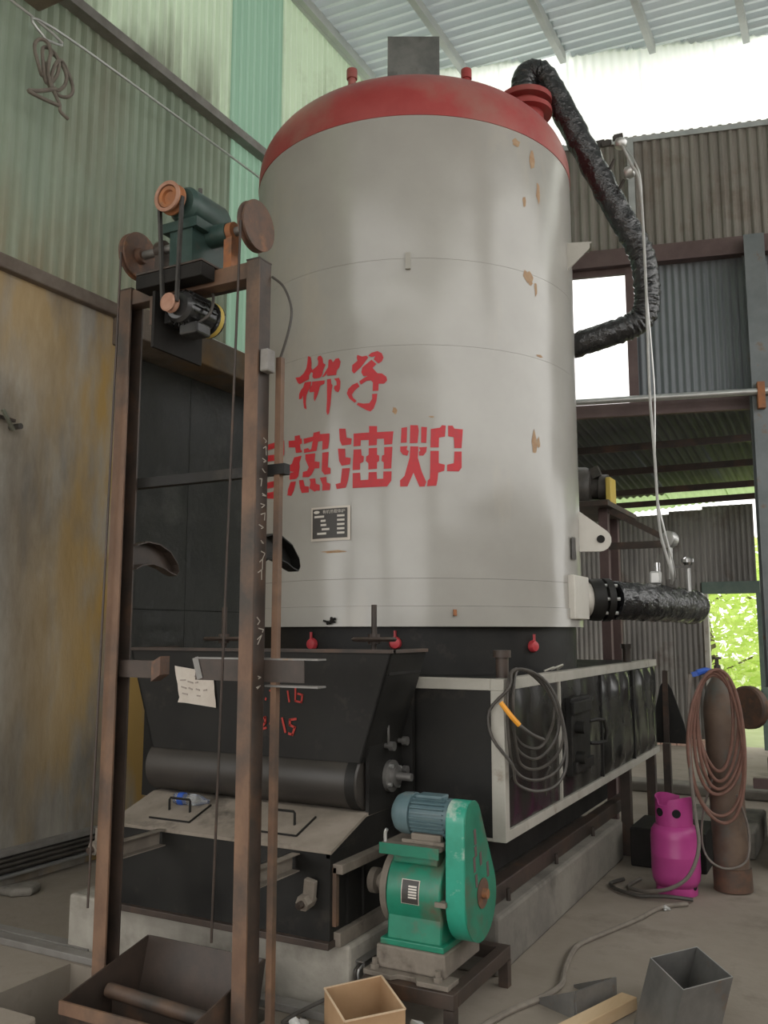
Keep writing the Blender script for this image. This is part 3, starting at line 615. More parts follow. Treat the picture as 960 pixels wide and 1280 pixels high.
# outlet header: pad, flanged joint
p = onT(2, 1.68, -.02)
pad = MB().add([p+Vector((-.05,-.16,0)),p+Vector((.055,-.16,0)),p+Vector((.055,.16,0)),p+Vector((-.05,.16,0)),p+Vector((-.05,-.16,.27)),p+Vector((.055,-.16,.27)),p+Vector((.055,.16,.27)),p+Vector((-.05,.16,.27))],
    [(0,3,2,1),(4,5,6,7),(0,1,5,4),(1,2,6,5),(2,3,7,6),(3,0,4,7)]).build('outlet_pad', M['lug'], boiler, bevel=.006)
# ================================================================ wrapped pipes
def wrapr(amp):
    ph = [random.uniform(0,6.28) for _ in range(6)]
    return lambda k, m, t, r: r*(1+amp*.6*math.sin(t+k*.9)+amp*.7*math.sin(3*t-k*1.1+ph[0])+amp*.6*abs(math.sin(k*.8+t*.5+ph[1]))+amp*.5*math.sin(5*t+k*2.1+ph[2]))
up = thing('upper_oil_pipe', (-1.5,6.2,3.7), 'crinkled black plastic wrapped oil pipe sloping down from the boiler dome', 'pipe')
path = [(-1.93,5.83,5.46),(-1.935,5.825,5.57),(-1.915,5.84,5.66),(-1.855,5.88,5.69),(-1.785,5.93,5.62),(-1.60,6.06,5.19),(-1.40,6.20,4.71),(-1.27,6.29,4.42),(-1.225,6.325,4.28),(-1.21,6.335,4.1),(-1.21,6.335,3.98),(-1.235,6.325,3.87),(-1.30,6.31,3.81),(-1.40,6.29,3.77),(-1.7,6.25,3.70),(-2.0,6.3,3.66)]
MB().tube(path, .09, n=24, smooth=16, rf=wrapr(.05)).build('wrapping', M['wrap'], up, smooth=True, ang=50)
def sensor(base, tip, head, hd):
    s_ = MB().tube([base, tip], .012, n=8, smooth=1).build('probe', M['cable'], up, smooth=True)
    MB().rev([(.0,-.03),(.03,-.028),(.045,-.01),(.045,.025),(.03,.04),(0,.042)], head, hd, 16).build('sensor_head', M['galv'], s_, smooth=True)
sensor((-1.46,6.16,4.86),(-1.36,6.12,5.0),(-1.31,6.1,5.09),(.3,.2,1))
sensor((-1.40,6.19,4.72),(-1.30,6.14,4.84),(-1.265,6.12,4.87),(1,.2,.4))
k = MB()
for i in range(7):
    q = Vector((-1.50+random.uniform(-.02,.12),6.22,5.2+random.uniform(-.02,.03))); k.bar(q, q+Vector((.06,.02,.01)), .025, .03)
k.build('clamp_bolt', M['cable'], up)
lp = thing('lower_oil_pipe', (-1.3,6.6,1.75), 'thick black wrapped oil pipe with gauges below the boiler lug', 'pipe')
lpath = [(-1.60,5.80,1.815),(-1.44,5.93,1.81),(-1.37,6.02,1.805),(-1.28,6.2,1.80),(-1.18,6.55,1.795),(-1.12,6.88,1.79),(-1.12,7.1,1.79),(-1.2,7.35,1.79)]
ld = Vector((.78,.62,0)).normalized()
MB().tube(lpath[1:], .125, n=22, smooth=12, rf=wrapr(.03)).build('wrapping', M['wrap'], lp, smooth=True, ang=50)
fo = Vector((-1.555,5.85,1.812))
fl_ = MB().rev([(.08,-.03),(.135,-.03),(.138,.0),(.14,.02),(.14,.05),(.115,.05),(.115,.07),(.142,.07),(.142,.115),(.12,.115)], fo, ld, 28).build('flange', M['black'], lp, smooth=True, ang=30)
u2 = ld.cross(Vector((0,0,1)))
for i in range(8):
    t = i*math.pi/4; c = fo + u2*(.126*math.cos(t)) + Vector((0,0,.126*math.sin(t)))
    MB().cyl(c+ld*.035, c+ld*.14, .012, n=6).build('flange_bolt', M['galv'], fl_)
MB().cyl((-1.64,5.78,1.815),fo,.115,n=20).build('nozzle', M['lug'], lp, smooth=True)
def stack(x, y, z, h, name):
    return MB().cyl((x,y,z),(x,y,z+h),.016,n=10).build(name, M['galv'], lp, smooth=True)
v1 = stack(-1.155,6.5,1.89,.32,'gauge_riser')
MB().rev([(0,-.03),(.055,-.03),(.06,-.02),(.06,.03),(.05,.035),(0,.035)], (-1.155,6.5,2.25), (-.5,-.85,.1), 20).build('pressure_gauge', M['galv'], v1, smooth=True, ang=30)
MB().box(-1.19,-1.12,6.46,6.54,1.9,1.97).build('valve_body', M['cable'], v1, bevel=.01)
v2 = stack(-1.075,6.72,1.89,.2,'valve_stem')
MB().rev([(0,0),(.03,0),(.045,.02),(.045,.045),(.02,.06),(0,.06)], (-1.075,6.72,2.08), (0,0,1), 12).build('valve_cap', M['chrome'], v2, smooth=True, ang=30)
MB().bar((-1.16,6.55,2.06),(-1.06,6.72,2.07),.018,.02).build('lever', M['cable'], v2)
v3 = stack(-1.225,6.38,1.89,.10,'sensor_stem'); MB().box(-1.275,-1.20,6.34,6.40,1.93,2.02).build('sensor_box', M['galv'], v3, bevel=.012); MB().cyl((-1.225,6.37,2.02),(-1.225,6.37,2.08),.02,n=10).build('sensor_cap', M['chrome'], v3, smooth=True)
cb = [(-1.29,6.08,5.06),(-1.24,6.08,4.92),(-1.185,6.1,4.75),(-1.175,6.12,4.2),(-1.18,6.13,3.5),(-1.18,6.13,3.2),(-1.165,6.13,2.75),(-1.16,6.13,2.5),(-1.15,6.15,2.25),(-1.10,6.2,2.0),(-1.12,6.3,1.93)]
tag(MB().tube(cb,.010,n=8,smooth=8).build('sensor_cable', M['cable_grey'], smooth=True), 'pale grey cable hanging from the sloping pipe sensors', 'cable')
cb2 = [(Vector(p)+Vector((.012+.02*math.sin(i*1.7),.012,0))) for i, p in enumerate(cb)]
tag(MB().tube(cb2,.006,n=6,smooth=8).build('sensor_wire', M['galv'], smooth=True), 'thin sensor wire tied along the pale grey hanging cable', 'cable')
# ================================================================ FURNACE BASE
BX, BY0, BY1, BZ0, BZ1 = -1.53, 4.09, 7.72, .63, 1.375
fb = thing('furnace_base', (-2.68,5.9,.27), 'long black panelled furnace base with dirty white angle frame under the boiler', 'furnace')
B(-3.80,BX-.012,BY0+.014,BY1-.01,BZ0+.02,BZ1-.03).build('casing', M['black'], fb)
B(-3.82,BX-.004,BY0+.004,BY1,BZ1-.03,BZ1-.012).build('top_plate', M['black'], fb)
def fr(name, *a): return B(*a).build(name, M['frame_white'], fb, bevel=.003)
fr('corner_post', BX-.062,BX+.006,BY0-.006,BY0+.05,BZ0-.01,BZ1-.055)
fr('top_rail', BX-.062,BX+.006,BY0-.006,BY1,BZ1-.055,BZ1)
fr('top_rail', -2.05,BX-.062,BY0-.008,BY0+.05,BZ1-.055,BZ1)
fr('bottom_rail', BX-.05,BX+.006,BY0+.05,BY1,BZ0-.01,BZ0+.04)
fr('front_rail', -2.05,BX-.062,BY0-.004,BY0+.01,BZ0-.01,BZ0+.004)
B(-2.065,-2.02,BY0-.03,BY0+.03,BZ0-.01,BZ1-.0).build('front_post', M['black'], fb)
B(-2.02,BX-.064,BY0+.002,BY0+.013,BZ0+.006,BZ1-.058).build('front_panel', M['black'], fb)
edges = [BY0+.052,5.0,5.92,6.85,BY1-.02]
for i in range(4):
    y0, y1 = edges[i]+.012, edges[i+1]-.012; k = MB(); a, b = 14, 10
    for p in range(a+1):
        for q in range(b+1):
            e = 0 if p in (0,a) or q in (0,b) else 1
            bul = .028*math.sin(math.pi*p/a)**.7*(.6 if i < 2 else 1.)
            wr = (.007 if i < 2 else .016)*math.sin(p*1.3+i*2+q*.35+.4*math.sin(q*1.1))*e
            k.v.append(Vector((BX-.008+bul*e*(.35 if i<2 else .8)+wr, y0+(y1-y0)*p/a, BZ0+.042+(BZ1-.1-BZ0)*q/b)))
    for p in range(a):
        for q in range(b): s_ = p*(b+1)+q; k.f.append((s_,s_+1,s_+b+2,s_+b+1))
    k.build('side_panel', M['black_gloss'], fb, smooth=True, ang=80)
    if i: B(BX-.012,BX+.004,edges[i]-.011,edges[i]+.011,BZ0+.04,BZ1-.056).build('seam_strip', M['frame_white'] if i < 2 else M['black'], fb)
# fire door under the film
dr = B(BX-.01,BX+.034,5.12,5.5,.78,1.22).build('fire_door', M['black'], fb, bevel=.006)
B(BX+.03,BX+.055,5.10,5.48,1.13,1.20).build('door_bar', M['black'], dr, bevel=.005); B(BX+.03,BX+.055,5.12,5.5,.80,.86).build('door_bar', M['black'], dr, bevel=.005)
for z in (1.05,.88): MB().cyl((BX+.03,5.2,z),(BX+.085,5.2,z),.035,n=12).build('door_knob', M['black'], dr, smooth=True, ang=30)
MB().tube([(BX+.03,5.5,1.06),(BX+.09,5.62,1.06),(BX+.09,5.64,.93),(BX+.03,5.5,.93)],.012,n=8,smooth=2).build('door_handle', M['black'], dr, smooth=True)
# dark ash box below and bearers on the plinth
B(-3.6,-1.76,4.2,6.9,.36,.66).build('ash_box', M['coal'], fb)
B(-1.74,-1.66,4.13,7.25,.272,.36).build('bearer', M['darkrust_or_shade'], fb, bevel=.006); B(-3.7,-3.6,4.13,7.25,.272,.36).build('bearer', M['black'], fb)
for y in (4.4,5.2,6.0): MB().cyl((-1.635,y,.272),(-1.635,y,.33),.012,n=8).build('anchor_bolt', M['darkrust_or_shade'], fb)
for y in (6.72,7.62): B(-1.62,-1.55,y,y+.07,.0,.63).build('leg', M['darkrust_or_shade'], fb)
for y in (4.22,6.9): 
    st = MB().rev([(.032,0),(.032,.10),(.044,.10),(.044,.135),(.02,.135)], (BX-.05,y,BZ1), (0,0,1), 14).build('drain_stub', M['darkrust_or_shade'], fb, smooth=True, ang=30)
tag(MB().tube([(-1.6,4.95,1.38),(-1.56,5.0,1.40),(-1.60,5.08,1.385),(-1.55,5.14,1.41),(-1.6,5.2,1.38)],.006,n=6).build('rope_scrap', M['frame_white'], smooth=True), 'scrap of pale string lying on the white top rail', 'string')
# coil of dark wire with an orange plug hanging at the corner
co = thing('cable_coil', (-1.5,4.15,1.0), 'coil of dark wire hung over the white corner post of the furnace base', 'cable')
hang = Vector((BX+.02,4.26,1.42))
for i in range(5):
    rx = .17+.017*i; rz = .185+.024*i; c = hang + Vector((0.006*i,-.03+.01*i,-rz-.005))
    pts = []
    for j in range(14):
        t = 2*math.pi*j/14+.2*i
        w1 = math.cos(t)*rx; pts.append(c + Vector((.045+.012*math.sin(3*t+i), w1*.55 - .02*i, 0)) + Vector((w1*.65,0,0)) + Vector((0,0,math.sin(t)*rz + w1*(-.28))))
    for p_ in pts:
        if p_.y > BY0-.02: p_.x = max(p_.x, BX+.025+.012*(i % 3))
        elif p_.x < BX+.02: p_.y = min(p_.y, BY0-.02-.01*(i % 3))
    MB().tube(pts,.0075,n=6,smooth=4,closed=True).build('loop', M['cable'], co, smooth=True)
MB().tube([(-1.525,4.045,1.27),(-1.48,4.055,1.21),(-1.445,4.075,1.165)],.012,n=8,smooth=2).build('plug', M['orange'], co, smooth=True)
MB().tube([(-1.445,4.075,1.165),(-1.40,4.12,1.12),(-1.37,4.2,1.09)],.009,n=8,smooth=3).build('plug_lead', M['cable'], co, smooth=True)
MB().tube([(-1.42,4.45,.93),(-1.45,4.45,.86),(-1.46,4.5,.78)],.007,n=6,smooth=4).build('loose_end', M['cable'], co, smooth=True)
# ================================================================ STOKER: hopper, drum, deck box
st = thing('coal_stoker', (-2.7,3.7,.275), 'black coal stoker with tapered hopper, long drum and dusty deck at the boiler front', 'stoker')
SX0, SX1, SYF = -3.315, -2.06, 3.385
B(SX0,SX1,SYF,4.08,.30,.665).build('body', M['black'], st)
B(SX0-.02,SX1+.01,SYF-.028,4.08,.276,.305).build('base_flange', M['darkrust_or_shade'], st, bevel=.003)
k = MB(); k.add([(SX0-.01,SYF-.012,.66),(SX1+.012,SYF-.012,.66),(SX1+.012,3.68,.762),(SX0-.01,3.68,.762),(SX1+.012,4.06,.765),(SX0-.01,4.06,.765)]+
    [(SX0-.01,SYF-.012,.675),(SX1+.012,SYF-.012,.675),(SX1+.012,3.68,.777),(SX0-.01,3.68,.777),(SX1+.012,4.06,.78),(SX0-.01,4.06,.78)],
    [(0,1,2,3),(3,2,4,5),(6,9,8,7),(9,11,10,8),(0,6,7,1),(1,7,8,2),(2,8,10,4),(5,11,9,3),(3,9,6,0),(4,10,11,5)])
deck = k.build('deck_plate', M['deck'], st)
k = MB().prism([(SYF,.66),(3.68,.76),(4.06,.76),(4.06,.64),(SYF,.64)], (SX1-.02,0,0), (0,1,0), (0,0,1), (1,0,0), .018); k.build('deck_cheek', M['black'], st)
dz = lambda y: .677+(y-SYF+.012)*(.102/.307)
for x0, x1 in ((-3.13,-2.88),(-2.52,-2.27)):
    y0, y1 = 3.44, 3.60; k = MB()
    k.add([(x0,y0,dz(y0)+.001),(x1,y0,dz(y0)+.001),(x1,y1,dz(y1)+.001),(x0,y1,dz(y1)+.001),(x0,y0,dz(y0)+.006),(x1,y0,dz(y0)+.006),(x1,y1,dz(y1)+.006),(x0,y1,dz(y1)+.006)],
      [(0,3,2,1),(4,5,6,7),(0,1,5,4),(1,2,6,5),(2,3,7,6),(3,0,4,7)])
    hatch = k.build('hatch_lid', M['deck'], st)
    xm = (x0+x1)/2; hy = 3.515; hz = dz(hy)+.004
    MB().tube([(xm-.065,hy,hz),(xm-.065,hy,hz+.052),(xm-.058,hy,hz+.06),(xm+.058,hy,hz+.06),(xm+.065,hy,hz+.052),(xm+.065,hy,hz)],.006,n=8,smooth=1).build('hatch_handle', M['coal'], hatch, smooth=True)
    k = MB()
    for a, b, c, d in ((x0,y0,x1,y0),(x1,y0,x1,y1)): k.bar((a,b,dz(b)+.003),(c,d,dz(d)+.003),.006,.008)
    k.build('hatch_seam', M['coal'], hatch)
DYc, DZc, DR = 3.755, .905, .128
dm = MB().rev([(.0,0),(DR-.008,0),(DR,.006),(DR,1.26),(DR-.008,1.268),(0,1.268)], (-3.345,DYc,DZc), (1,0,0), 40).build('feed_drum', M['drum'], st, smooth=True, ang=30)
MB().rev([(DR+.004,0),(DR+.004,.05),(DR-.002,.05)], (-2.135,DYc,DZc), (1,0,0), 40).build('drum_band', M['black'], dm, smooth=True, ang=30)
# hopper shell (tapered, open top)
HT, HB, t0, t1, h0, h1 = 1.507, 1.0, -3.50, -1.905, -3.33, -2.07
FY, FYB, BKY = 3.66, 3.665, 4.03
k = MB(); k.add([(h0,FYB,HB),(h1,FYB,HB),(t1,FY,HT),(t0,FY,HT),(h0,FYB+.01,HB),(h1,FYB+.01,HB),(t1,FY+.01,HT),(t0,FY+.01,HT)],[(0,1,2,3),(7,6,5,4),(0,4,5,1),(1,5,6,2),(2,6,7,3),(3,7,4,0)])
hf = k.build('hopper_front', M['black'], st)
for (xb, xt) in ((h0,t0),(h1,t1)):
    k = MB(); e = .01 if xb < -3 else -.01
    k.add([(xb,FYB,HB),(xb,BKY,HB),(xt,BKY,HT),(xt,FY,HT),(xb+e,FYB,HB),(xb+e,BKY,HB),(xt+e,BKY,HT),(xt+e,FY,HT)],[(0,1,2,3),(7,6,5,4),(0,4,5,1),(1,5,6,2),(2,6,7,3),(3,7,4,0)]); k.build('hopper_side', M['black'], st)
B(-3.44,-1.985,BKY,BKY+.03,.30,HT).build('furnace_front_plate', M['black'], st)
k = B(t0-.005,t1+.01,FY-.012,FY+.02,HT-.004,HT+.012); k.box(t1-.02,t1+.01,FY,BKY,HT-.004,HT+.012); k.box(t0-.005,t0+.02,FY,BKY,HT-.004,HT+.012); k.build('hopper_rim', M['darkrust_or_shade'], st)
B(t0+.03,t1-.03,FY+.03,BKY-.01,1.40,1.42).build('coal_bed', M['coal'], st)
# right cheek with bearing and clamp studs
B(SX1-.004,SX1+.014,3.70,BKY,.765,1.15).build('bearing_cheek', M['black'], st)
be = MB().rev([(0,0),(.075,0),(.075,.02),(.05,.025),(.05,.045),(.02,.045),(.018,.12),(0,.12)], (SX1+.014,3.905,.915), (1,0,0), 20).build('drum_bearing', M['steel'], st, smooth=True, ang=30)
for t in range(4):
    a = t*math.pi/2+.6; MB().cyl((SX1+.03,3.905+.06*math.cos(a),.915+.06*math.sin(a)),(SX1+.052,3.905+.06*math.cos(a),.915+.06*math.sin(a)),.01,n=6).build('bearing_bolt', M['galv'], be)
for y, z in ((3.86,1.06),(4.0,.93),(4.0,1.07)): MB().rev([(.012,0),(.012,.03),(.022,.03),(.022,.055),(0,.055)], (SX1+.01,y,z), (1,0,0), 10).build('stud', M['steel'], st, smooth=True, ang=30)
MB().tube([(SX1+.03,3.86,1.06),(SX1+.04,3.845,1.11),(SX1+.035,3.85,1.17)],.006,n=6).build('latch_rod', M['steel'], st, smooth=True)
# rail and shaft along the right side, fixing lumps
B(SX1,SX1+.05,SYF+.02,4.08,.575,.615).build('side_rail', M['dusty'], st, bevel=.003); B(SX1,SX1+.018,SYF+.02,SYF+.045,.36,.60).build('corner_flat', M['ruststeel'], st)
B(SX1,SX1+.035,SYF+.03,4.08,.276,.335).build('foot_angle', M['dusty'], st, bevel=.003)
for y in (3.52,3.66): B(SX1,SX1+.012,y,y+.02,.34,.57).build('rib', M['black'], st)
for x, z in ((-2.15,.47),(-3.37,.56)):
    o = MB().bar((x,SYF-.022,z),(x+.015,SYF-.034,z+.085),.055,.03,up=(0,1,0)).build('adjuster_plate', M['dusty'], st, bevel=.006)
    MB().cyl((x-.005,SYF+.0,z+.0),(x-.012,SYF-.062,z-.012),.034,n=6).build('adjuster_nut', M['dusty'], o)
    MB().cyl((x-.012,SYF-.06,z-.012),(x-.015,SYF-.085,z-.018),.016,n=10).build('adjuster_bolt', M['darkrust_or_shade'], o)
# lettering in red marker on the hopper
k = MB(); HP = lambda x, z: (x, FY-.003, z)
X0 = -2.665
for pts in ([(0,.052),(.025,.06),(.02,.03),(0,.0),(.03,.005)],[(.085,.05),(.13,.055),(.125,.03),(.14,.0)],[(.06,.005),(.062,.012)],[(.19,.05),(.2,.0)],[(.235,.065),(.235,.005),(.27,.0),(.275,.035),(.25,.04)]):
    k.ribbon([HP(X0+a,1.265+b) for a, b in pts], .009, (0,-1,0))
for pts in ([(.0,.05),(.03,.06),(.03,.035),(0,.0),(.035,.01)],[(.075,.07),(.06,.03),(.10,.03),(.085,.06),(.09,-.03)],[(.13,.06),(.15,-.005)],[(.21,.06),(.175,.055),(.175,.03),(.205,.02),(.19,-.015),(.17,-.01)]):
    k.ribbon([HP(X0+.03+a,1.125+b) for a, b in pts], .011, (0,-1,0))
k.build('marker_writing', M['redmark'], hf)
# hand wheels on screw stems
for x, h in ((-2.14,.235),(-3.075,.235)):
    s_ = MB().cyl((x,3.92,1.40),(x,3.92,1.50+h),.014,n=10).build('screw_stem', M['darkrust_or_shade'], st, smooth=True)
    MB().rev([(.085,0),(.105,-.008),(.115,.004),(.105,.014),(.085,.006)], (x,3.92,1.56), (0,0,1), 28, closed=True).build('wheel_rim', M['darkrust_or_shade'], s_, smooth=True)
    k = MB()
    for t in range(3): a = t*2.094; k.bar((x,3.92,1.562),(x+.09*math.cos(a),3.92+.09*math.sin(a),1.562),.018,.01)
    k.rev([(0,-.02),(.03,-.02),(.03,.03),(0,.03)],(x,3.92,1.56),(0,0,1),14); k.build('wheel_spoke', M['darkrust_or_shade'], s_)
# taped paper
k = MB(); pc = [(-3.185,1.425),(-2.93,1.395),(-2.905,1.22),(-3.14,1.24)]
def pq(u, v):
    a = Vector(pc[0]).lerp(Vector(pc[1]),u); b = Vector(pc[3]).lerp(Vector(pc[2]),u); return a.lerp(b,v)
n_ = 8
for i in range(n_+1):
    for j in range(n_+1):
        q = pq(i/n_,j/n_); k.v.append(Vector((q.x,FY-.006-.004*abs(math.sin(i*1.3+j*.8))-(.02 if j == n_ and i == 0 else 0),q.y)))
for i in range(n_):
    for j in range(n_): a = i*(n_+1)+j; k.f.append((a,a+1,a+n_+2,a+n_+1))
pn = thing('paper_notice', (-3.05,FY-.01,1.22), 'creased pale paper notice stuck on the black hopper', 'paper')
k.build('sheet', M['paper'], pn, smooth=True)
k = MB()
for r_ in range(4):
    for c in range(4):
        if random.random() < .8:
            a = pq(.12+.2*c,.2+.18*r_); b = pq(.12+.2*c+random.uniform(.06,.14),.2+.18*r_+random.uniform(-.03,.03)); k.ribbon([(a.x,FY-.013,a.y),(b.x,FY-.013,b.y)],.007,(0,-1,0))
o = k.build('handwriting', M['ink'], pn); o['kind'] = 'stuff'
# bottle on the left hatch
bt = thing('plastic_bottle', (-3.0,3.55,.74), 'crushed clear water bottle with blue label lying on the stoker deck', 'bottle')
MB().rev([(0,0),(.026,.004),(.03,.02),(.027,.06),(.03,.1),(.028,.15),(.012,.185),(.012,.2),(0,.2)], (-3.09,3.575,.775), (1,.1,-.02), 16).build('bottle_body', M['glass'], bt, smooth=True)
MB().rev([(.031,.03),(.032,.035),(.032,.058),(.031,.062)], (-3.09,3.575,.775), (1,.1,-.02), 16).build('label', M['blue'], bt, smooth=True)
# ================================================================ SKIP HOIST
hz = thing('skip_hoist_frame', (-2.6,3.04,0), 'tall rusty steel skip hoist frame of two channel posts before the stoker', 'hoist')
HY0, HY1, HTOP = 2.98, 3.068, 3.205
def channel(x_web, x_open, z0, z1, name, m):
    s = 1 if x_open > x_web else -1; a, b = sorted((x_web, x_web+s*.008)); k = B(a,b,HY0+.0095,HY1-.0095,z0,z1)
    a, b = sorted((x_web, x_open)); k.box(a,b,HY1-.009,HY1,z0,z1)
    c_ = sorted((x_web,x_open)); k.box(c_[0]-.002,c_[1]+.002,HY0-.002,HY1+.002,z1+.0005,z1+.006); o_ = k.build(name, M['darkrust_or_shade'], hz); B(c_[0],c_[1],HY0,HY0+.009,z0,z1).build('front_flange', m, o_); return o_  # web and back flange darker: shade within the posts put into the colour
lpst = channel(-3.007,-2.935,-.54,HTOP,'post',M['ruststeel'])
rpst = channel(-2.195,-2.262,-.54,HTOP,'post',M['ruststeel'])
# chalk scribbles up the side of the right post
k = MB()
for z, n_ in ((2.42,5),(2.18,4),(1.98,4),(1.66,3),(1.42,2)):
    for i in range(n_):
        y_ = 3.02+random.uniform(-.01,.015); zz = z-.045*i
        k.ribbon([(-2.1935,y_,zz),(-2.1935,y_+random.uniform(.015,.035),zz+random.uniform(-.02,.02)),(-2.1935,y_+random.uniform(0,.03),zz-random.uniform(.005,.03))],.004,(1,0,0))
o = k.build('chalk_writing', M['chalk'], rpst); o['kind'] = 'stuff'
B(-2.997,-2.205,HY0+.01,HY0+.085,HTOP-.075,HTOP).build('top_beam', M['ruststeel'], hz, bevel=.004)
pf = B(-2.82,-2.44,2.89,HY0+.004,HTOP-.06,HTOP+.005).build('winch_platform', M['coal'], hz, bevel=.004)
B(-2.82,-2.44,2.89,3.26,HTOP+.0075,HTOP+.016).build('platform_plate', M['darkrust_or_shade'], pf)
# black motor plate hanging below
B(-2.715,-2.70,2.89,3.22,2.86,HTOP-.086).build('motor_plate', M['coal'], hz)
B(-2.80,-2.716,2.965,2.972,3.0,HTOP-.08).build('gusset', M['ruststeel'], hz)
# cross bar behind the posts
B(-3.02,-2.11,HY1+.001,HY1+.045,2.265,2.31).build('cross_bar', M['black'], hz)
# curved tipping rails at each post
for xx, mm, nm in ((-2.965,M['darkrust_or_shade'],'tipping_rail'),(-2.262,M['black'],'tipping_rail')):
    arc = []; 
    up_ = [(3.06,2.0),(3.13,2.02),(3.21,2.015),(3.285,1.985),(3.34,1.93),(3.35,1.895)]
    dn_ = [(3.335,1.875),(3.295,1.885),(3.245,1.905),(3.17,1.92),(3.10,1.91),(3.06,1.89)]
    k = MB().prism(up_+dn_, (xx,0,0), (0,1,0), (0,0,1), (1,0,0), .008)
    n_ = len(up_)
    for L_ in (up_, dn_, [up_[-1],dn_[0]]):
        for a, b in zip(L_[:-1], L_[1:]): k.add([(xx,*a),(xx,*b),(xx+.055,*b),(xx+.055,*a),(xx,a[0],a[1]-.006),(xx,b[0],b[1]-.006),(xx+.055,b[0],b[1]-.006),(xx+.055,a[0],a[1]-.006)],[(0,1,2,3),(4,7,6,5),(2,6,7,3),(0,3,7,4),(1,5,6,2)])
    k.build(nm, mm, hz)
# ties from posts to stoker
def tie(x, z, y1, name='tie_channel', h=.075, m=M['dusty']):
    k = B(x-.004,x+.002,HY1,y1,z,z+h); k.box(x-.004,x+.04,HY1,y1,z+h-.005,z+h); k.box(x-.004,x+.04,HY1,y1,z,z+.005); return k.build(name, m, hz)
tie(-2.245,.575,3.37); tie(-3.0,.60,3.37)
t_ = B(-2.96,-2.75,HY1-.05,HY1+.0,1.40,1.475).build('stub_arm', M['darkrust_or_shade'], hz); k = MB().prism([(0,0),(.05,.03),(.05,.11),(0,.085)],(-2.755,HY1-.06,1.385),(1,0,0),(0,0,1),(0,1,0),.06); k.build('end_plate', M['sheave'], t_)
k = B(-2.56,-2.0,HY1+.002,HY1+.008,1.395,1.49); k.build('guide_plate', M['darkrust_or_shade'], hz)
k = B(-2.56,-1.93,HY1-.002,HY1+.06,1.485,1.492); k.box(-2.19,-1.93,HY1-.002,HY1+.06,1.375,1.383); k.build('guide_angle', M['steel'], hz)
MB().bar((-2.56,HY1,1.49),(-2.53,HY1,1.40),.006,.03).build('guide_end', M['steel'], hz)
# conduit pipe beside the right post with switch box and flex
cd = MB().bar((-2.152,HY1+.02,.03),(-2.152,HY1+.02,2.78),.028,.028,up=(0,1,0)).build('conduit', M['ruststeel'], hz)
B(-2.192,-2.15,HY0+.01,HY0+.07,2.70,2.80).build('switch_box', M['gutter'], cd, bevel=.008)
MB().tube([(-2.152,HY1+.02,2.78),(-2.11,HY1+.02,2.9),(-2.105,HY1+.03,3.0),(-2.14,HY1+.02,3.1),(-2.19,HY1,3.15)],.006,n=6).build('flex', M['cable'], cd, smooth=True)
# ---------------- winch on top
wn_ = thing('hoist_winch', (-2.6,3.05,HTOP+.016), 'rusty winch with two sheaves and teal gearbox on top of the hoist frame', 'winch')
SYw, SZw = 3.06, 3.40
MB().cyl((-2.972,SYw,SZw),(-2.27,SYw,SZw),.021,n=14).build('shaft', M['steel'], wn_, smooth=True)
for x in (-2.975,-2.275):
    s = MB().rev([(0,-.012),(.105,-.02),(.115,-.018),(.115,-.010),(.103,-.002),(.103,.004),(.115,.012),(.115,.02),(.105,.022),(.04,.012),(.035,.04),(.0,.04)], (x,SYw,SZw), (1,0,0) if x < -2.6 else (-1,0,0), 36).build('rope_sheave', M['sheave'], wn_, smooth=True, ang=30)
for x, mm in ((-2.41,M['orange_rust']),(-2.82,M['darkrust_or_shade'])):
    k = MB().rev([(.0,-.025),(.042,-.025),(.045,-.015),(.045,.02),(.0,.025)], (x,SYw,SZw), (1,0,0), 18); k.box(x-.022,x+.022,SYw-.03,SYw+.03,HTOP-.0,SZw-.02)
    k.build('bearing_block', mm, wn_, smooth=True, ang=30)
gb_ = MB().rev([(0,-.0),(.07,.0),(.085,.02),(.088,.24),(.075,.27),(.0,.28)], (-2.60,2.93,3.53), (0,1,0), 22)
gb_.box(-2.70,-2.50,2.92,3.18,3.40,3.445); gb_.box(-2.66,-2.53,2.93,3.17,HTOP+.0165,3.41); gb_.rev([(.0,0),(.05,0),(.05,.18),(0,.18)],(-2.60,SYw-.001,3.40),(1,0,0),16)
gbx = gb_.build('gearbox', M['teal'], wn_, smooth=True, ang=30)
MB().cyl((-2.585,3.04,3.61),(-2.585,3.04,3.645),.01,n=8).build('breather', M['cable'], gbx)
pu = MB().rev([(.012,.012),(.03,.012),(.034,.0),(.05,-.002),(.052,.01),(.06,-.006),(.071,-.006),(.071,.006),(.06,.016),(.06,.026),(.071,.034),(.071,.042),(.02,.042)], (-2.62,2.862,3.535), (0,1,0), 32).build('belt_pulley', M['orange_rust'], wn_, smooth=True, ang=25)
MB().rev([(.055,-.008),(.072,-.008),(.072,.0),(.055,.0)], (-2.62,2.862,3.535), (0,1,0), 32, closed=True).build('pulley_rim', M['pulley'], pu, smooth=True, ang=25)
